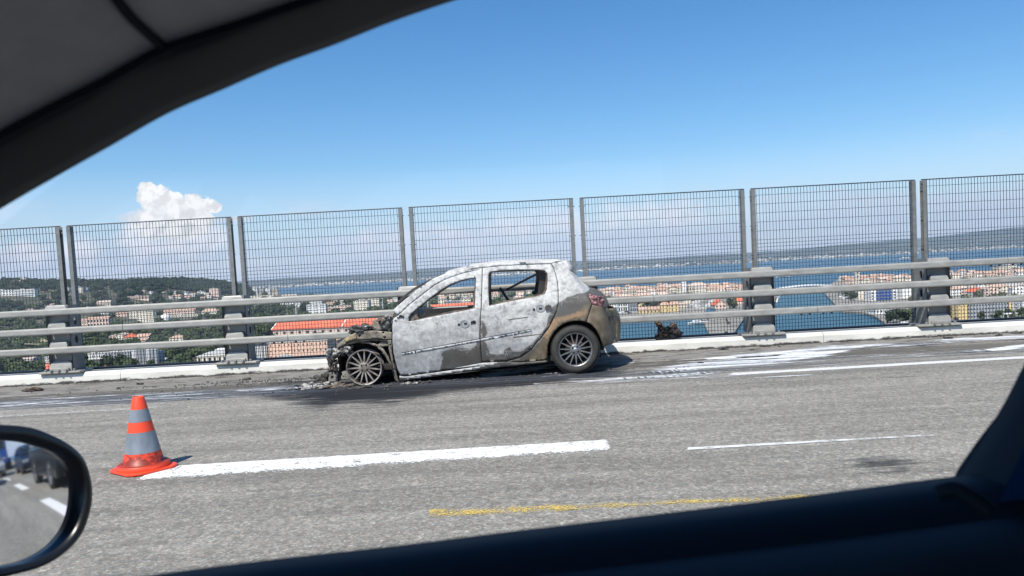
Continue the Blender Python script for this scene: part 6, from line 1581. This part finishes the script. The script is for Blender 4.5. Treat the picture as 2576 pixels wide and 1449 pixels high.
# rear pillar of the front door window
Pl=[(2780,640),(2710,790),(2625,925),(2560,1050),(2500,1150),(2464,1205),(2440,1260)]
Pr=[(2860,760),(2760,900),(2680,1010),(2600,1110),(2545,1185),(2505,1250),(2490,1330)]
a=catm([un(x,y,.54) for x,y in Pl],5); b=catm([un(x,y,.52) for x,y in Pr],5)
mb=MB(); mb.loft([[p+Vector((.03,.06,0)),p+Vector((0,.02,0)),p,p.lerp(q,.25)+Vector((0,-.02,0)),p.lerp(q,.75)+Vector((0,-.02,0)),q,q+Vector((0,.05,0))] for p,q in zip(a,b)],closed=False); ob('door_pillar',mb,M_trim,mycar,smooth=True)
# rear door glass in one dark blue colour and the rear sill
t=NT('dark_blue_glass'); t.col((.012,.05,.16)); t.set(.12,0,.6); M_blueglass=t.m
mb=MB(); q=[un(2480,1330,.50),un(2600,1080,.50),un(2760,850,.50),un(3300,500,.50),un(3400,1600,.50)]; mb.add(q,[(0,1,2,3,4)]); ob('rear_window',mb,M_blueglass,mycar)
0
if 0: mb=MB(); mb.tube(catm([un(2475,1250,.46),un(2520,1262,.44),un(2576,1310,.42),(un(2700,1400,.40))],5),[.012]*16,8); ob('rear_door_trim',mb,M_blk,mycar,smooth=True)
mb=MB(); q=[un(2360,1240,.475),un(2400,1232,.47),un(2440,1252,.465),un(2490,1290,.46)]; mb.tube(catm(q,5),.006,6); ob('trim_clip',mb,M_trim,mycar,smooth=True)
# seat back and headrest out of the view behind the camera
mb=MB(); mb.box(.35,.5,-.75,.05,.5,1.15); ob('seat_back',mb,M_trim,mycar,bevel=.05)
# side window glass
t=NT('side_glass'); tr=t.n('ShaderNodeBsdfTransparent'); tr.inputs[0].default_value=(.955,.965,.965,1); gl=t.n('ShaderNodeBsdfGlossy'); gl.inputs['Roughness'].default_value=.02; mx=t.n('ShaderNodeMixShader'); mx.inputs[0].default_value=.025
t.L.new(tr.outputs[0],mx.inputs[1]); t.L.new(gl.outputs[0],mx.inputs[2]); t.L.new(mx.outputs[0],t.out.inputs[0]); M_gl=t.m
mb=MB(); q=[un(-420,900,.575),un(-420,1640,.575),un(2450,1290,.575),un(2760,650,.575),un(2700,-160,.575),un(1300,-110,.575),un(300,330,.575)]; mb.add(q,[tuple(range(7))]); ob('side_window',mb,M_gl,mycar)
t=NT('reflected_streak'); tr=t.n('ShaderNodeBsdfTransparent'); mx=t.n('ShaderNodeMixShader'); t.col((.75,.78,.78)); t.b.inputs['Roughness'].default_value=.6; tl=t.n('ShaderNodeBsdfTranslucent'); tl.inputs[0].default_value=(.9,.95,.95,1); m2_=t.n('ShaderNodeMixShader'); m2_.inputs[0].default_value=.6; t.L.new(t.b.outputs[0],m2_.inputs[1]); t.L.new(tl.outputs[0],m2_.inputs[2]); mx.inputs[0].default_value=.9; t.L.new(tr.outputs[0],mx.inputs[1]); t.L.new(m2_.outputs[0],mx.inputs[2]); t.L.new(mx.outputs[0],t.out.inputs[0]); M_streak=t.m  # pale film colour standing in for reflected streaks; assigned to nothing
# ---- wing mirror
MO=[(0,1068),(60,1073),(115,1092),(162,1117),(197,1150),(215,1195),(221,1245),(213,1295),(193,1345),(157,1386),(110,1418),(50,1440),(-60,1462),(-200,1466),(-330,1440),(-390,1380),(-400,1250),(-380,1150),(-330,1090),(-200,1064),(-100,1062)]
MI=[(0,1108),(50,1111),(100,1124),(148,1141),(182,1170),(197,1210),(199,1256),(189,1308),(166,1350),(128,1386),(80,1410),(20,1424),(-80,1440),(-200,1440),(-310,1415),(-355,1360),(-362,1250),(-345,1165),(-300,1120),(-200,1104),(-100,1102)]
MC=un(-90,1262,.88); din=(MC-CAM).normalized(); dout=Vector((.95,.0,-.085)).normalized(); MN=(dout-din).normalized()
def onp(px,off=0):
    d=ray(*px); c=MC+MN*off; k=(c-CAM).dot(MN)/d.dot(MN); return CAM+d*k
MO=[tuple(v) for v in catm([(*p,0) for p in MO+MO[:1]],4)[:-1]]; MI=[tuple(v) for v in catm([(*p,0) for p in MI+MI[:1]],4)[:-1]]
mo=[onp(p[:2]) for p in MO]; mi=[onp(p[:2]) for p in MI]; cmo=sum(mo,Vector())/len(mo); cmi=sum(mi,Vector())/len(mi)
wm=MB(); n=len(mo)
def shr(P,c,s,o): return [c+(p-c)*s+MN*o for p in P]
rings=[shr(mi,cmi,1.0,-.012),shr(mi,cmi,1.0,.0005),shr([a.lerp(b,.25) for a,b in zip(mi,mo)],cmo,1,.014),shr(mo,cmo,.985,.012),shr(mo,cmo,1.0,.0),shr(mo,cmo,.99,-.03),shr(mo,cmo,.90,-.075),shr(mo,cmo,.65,-.11),shr(mo,cmo,.2,-.125)]
wm.loft(rings,caps=False); wm.add(rings[-1],[tuple(range(n))]); mh=ob('wing_mirror',wm,M_blk,mycar,smooth=True)
arm=MB(); arm.tube([cmo+Vector((-.02,-.05,-.05)),cmo+Vector((-.05,-.2,-.09)),cmo+Vector((-.05,-.36,-.10))],[.03,.028,.035],10); ob('mirror_arm',arm,M_blk,mh,smooth=True)
gm=MB(); RC=1.5; ux=(Vector((0,0,1)).cross(MN)).normalized(); uz=MN.cross(ux)
P2=[(1.02*(p-cmi).dot(ux),1.02*(p-cmi).dot(uz)) for p in mi]; v2,fs=fill(P2,(),.008)
gm.add([cmi+ux*x+uz*y-MN*((x*x+y*y)/(2*RC)+.001) for x,y in v2],fs)
t=NT('mirror_silver'); t.col((.80,.82,.84)); t.set(.035,1.0); g=ob('mirror_glass',gm,t.m,mh,smooth=True,rec=False)
me=g.data; 
for p in me.polygons[:1]:
    if p.normal.dot(MN)<0: me.flip_normals()
# ---------------------------------------------------------------- traffic behind, seen only in the mirror
M_glassd=mk('dark_car_glass',(.02,.025,.03),rough=.08); M_lamp=mk('lamp_lens',(.75,.77,.78),rough=.1,metal=.6); M_tyb=mk('black_tyre',(.02,.02,.02),rough=.8); M_alu=mk('wheel_alloy',(.35,.35,.36),rough=.4,metal=.7); M_plate=mk('number_plate_blank',(.7,.7,.68)); M_chr=mk('chrome',(.6,.6,.62),rough=.15,metal=1)
def traffic(x,y,prof,hw,h_roof,paint,label,cat='car',wr=.33,tall=False,name='car_behind'):
    """front faces -X"""
    r=empty(name,(x,y,0),label,cat,'traffic queueing behind')
    def pt(nm,mb,mt,par=r,bev=0,sm=False): return ob(nm,mb,mt,par,world=False,bevel=bev,smooth=sm)
    m=MB(); m.prism(prof['body'],lambda u,v,d:Vector((u,d,v)),-hw,hw); body=pt('body',m,paint,bev=.06)
    m=MB(); G=prof['cabin']; n=len(G); k=.82
    a=[Vector((u,-hw*(.97 if v<prof['belt']+.05 else k),v)) for u,v in G]; b=[Vector((p.x,-p.y,p.z)) for p in a]
    m.add(a+b,[tuple(range(n)),tuple(range(2*n-1,n-1,-1))]+[(i,i+n,(i+1)%n+n,(i+1)%n) for i in range(n)]); pt('cabin',m,paint,bev=.05)
    ws=prof['ws']; m=MB(); (u0,v0),(u1,v1)=ws; nrm=Vector((-(v1-v0),0,(u1-u0))).normalized()*.012
    if nrm.x>0: nrm=-nrm
    m.add([Vector((u0,-hw*.88,v0))+nrm,Vector((u0,hw*.88,v0))+nrm,Vector((u1,hw*.74,v1))+nrm,Vector((u1,-hw*.74,v1))+nrm],[(0,1,2,3)]); pt('windscreen',m,M_glassd)
    for sy in(-1,1):
        m=MB(); sd_=prof['side']; m.add([Vector((u,sy*(hw*(.975 if v<prof['belt']+.08 else .86)+.012),v)) for u,v in sd_],[tuple(range(len(sd_)))]); pt('side_glass',m,M_glassd)
        fx=prof['body'][0][0]
        m=MB(); m.box(prof['fx']-.03,prof['fx']+.12,min(sy*hw*.95,sy*hw*.58),max(sy*hw*.95,sy*hw*.58),prof['lz']-.08,prof['lz']+.08); pt('headlight',m,M_lamp,bev=.02)
        m=MB(); m.box(.1,.25,min(sy*hw,sy*(hw+.18)),max(sy*hw,sy*(hw+.18)),prof['belt'],prof['belt']+.16); 
        m2=MB(); xm=prof['side'][0][0]; m2.box(xm,xm+.1,min(sy*hw,sy*(hw+.2)),max(sy*hw,sy*(hw+.2)),prof['belt']+.02,prof['belt']+.18); pt('door_mirror',m2,paint,bev=.03)
        for wx in prof['wx']:
            m=MB(); m.lathe([(wr-.1,.0),(wr-.02,-.01),(wr,.04),(wr,.18),(wr-.06,.22)],(0,0,0),'y',22); 
            w=MB(); w.v=[(wx+v[0],sy*(hw+.01)-sy*v[1],wr+v[2]) for v in m.v]; w.f=m.f; wo=pt('wheel',w,M_tyb,sm=True)
            m=MB(); m.lathe([(0,.02),(wr-.1,.005),(wr-.1,.1)],(0,0,0),'y',14); w=MB(); w.v=[(wx+v[0],sy*(hw+.01)-sy*v[1],wr+v[2]) for v in m.v]; w.f=m.f; pt('rim',w,M_alu,wo)
    m=MB(); m.box(prof['fx']-.02,prof['fx']+.02,-hw*.5,hw*.5,prof['lz']-.12,prof['lz']+.06); pt('grille',m,M_blk)
    m=MB()
    for q in range(3): m.box(prof['fx']-.04,prof['fx']-.01,-hw*.5,hw*.5,prof['lz']-.1+q*.06,prof['lz']-.08+q*.06)
    pt('grille_bars',m,M_chr); m=MB(); m.box(prof['fx']-.045,prof['fx']-.02,-hw*.8,hw*.8,.30,.42); pt('lower_intake',m,M_blk)
    m=MB(); m.box(prof['fx']-.05,prof['fx']-.035,-.26,.26,.47,.58); pt('number_plate',m,M_plate)
    return r
suv=dict(body=[(-2.25,.32),(-2.3,.6),(-2.25,.9),(-2.1,1.04),(-1.1,1.14),(2.2,1.14),(2.3,.9),(2.28,.4),(2.1,.28),(-2.1,.28)],cabin=[(-1.15,1.10),(-.5,1.68),(-.2,1.76),(1.7,1.74),(2.15,1.2),(2.2,1.1)],belt=1.12,ws=((-1.1,1.16),(-.5,1.66)),side=[(-.85,1.16),(-.4,1.62),(1.6,1.62),(1.95,1.18)],fx=-2.29,lz=.84,wx=(-1.4,1.35))
hat=dict(body=[(-1.95,.3),(-2.02,.5),(-1.95,.7),(-1.75,.84),(-.95,.94),(1.85,.96),(1.98,.8),(1.95,.35),(1.8,.22),(-1.8,.22)],cabin=[(-1.0,.92),(-.25,1.40),(.1,1.47),(1.35,1.42),(1.8,1.0),(1.85,.92)],belt=.94,ws=((-.95,.97),(-.25,1.38)),side=[(-.7,.97),(-.15,1.36),(1.3,1.34),(1.6,1.0)],fx=-2.0,lz=.66,wx=(-1.25,1.3))
def cpaint(nm,c): return mk(nm,c,rough=.22,metal=.3)
traffic(10.3,3.6,suv,.93,1.75,cpaint('black_suv_paint',(.018,.02,.024)),'black off-road car queueing behind, largest in the wing mirror','off-road car',.38,name='off_road_car')
traffic(20.5,3.9,hat,.86,1.45,cpaint('navy_paint',(.02,.035,.08)),'dark blue hatchback behind the black off-road car, seen in the mirror','car')
traffic(17.5,.6,hat,.86,1.45,cpaint('dark_grey_paint',(.04,.042,.045)),'dark grey car behind in the left lane of the mirror view','car')
traffic(24.0,1.6,hat,.86,1.45,cpaint('silver_paint',(.4,.42,.44)),'silver car farther back in the mirror view','car')
# blue lorry far behind
r=empty('lorry',(33,2.2,0),'blue lorry far behind, at the left of the mirror','lorry','traffic queueing behind')
m=MB(); m.box(0,9,-1.25,1.25,1.0,3.9); ob('cargo_box',m,cpaint('lorry_blue',(.03,.12,.45)),r,world=False,bevel=.05); m=MB(); m.box(-2,-.1,-1.2,1.2,.6,3.0); ob('cab',m,cpaint('cab_blue',(.03,.10,.35)),r,world=False,bevel=.12); m=MB(); m.box(-2.02,-1.9,-1.05,1.05,1.8,2.7); ob('windscreen',m,M_glassd,r,world=False)
for wx in(-1.3,1.5,6.5,7.7):
    for sy in(-1,1): m=MB(); m.lathe([(.3,0),(.5,-.02),(.5,.3)],(wx,sy*1.25-.15,.5),'y',18,True); ob('wheel',m,M_tyb,r,world=False)
# lane dashes behind
for i in range(4):
    mb=MB(); x0=4.4+i*6.5; mb.add([(x0,2.1,.004),(x0+3,2.1,.004),(x0+3,2.33,.004),(x0,2.33,.004)],[(0,1,2,3)]); tag(ob('lane_marking',mb,mk('plain_road_white',(.72,.71,.68))),kind='structure')
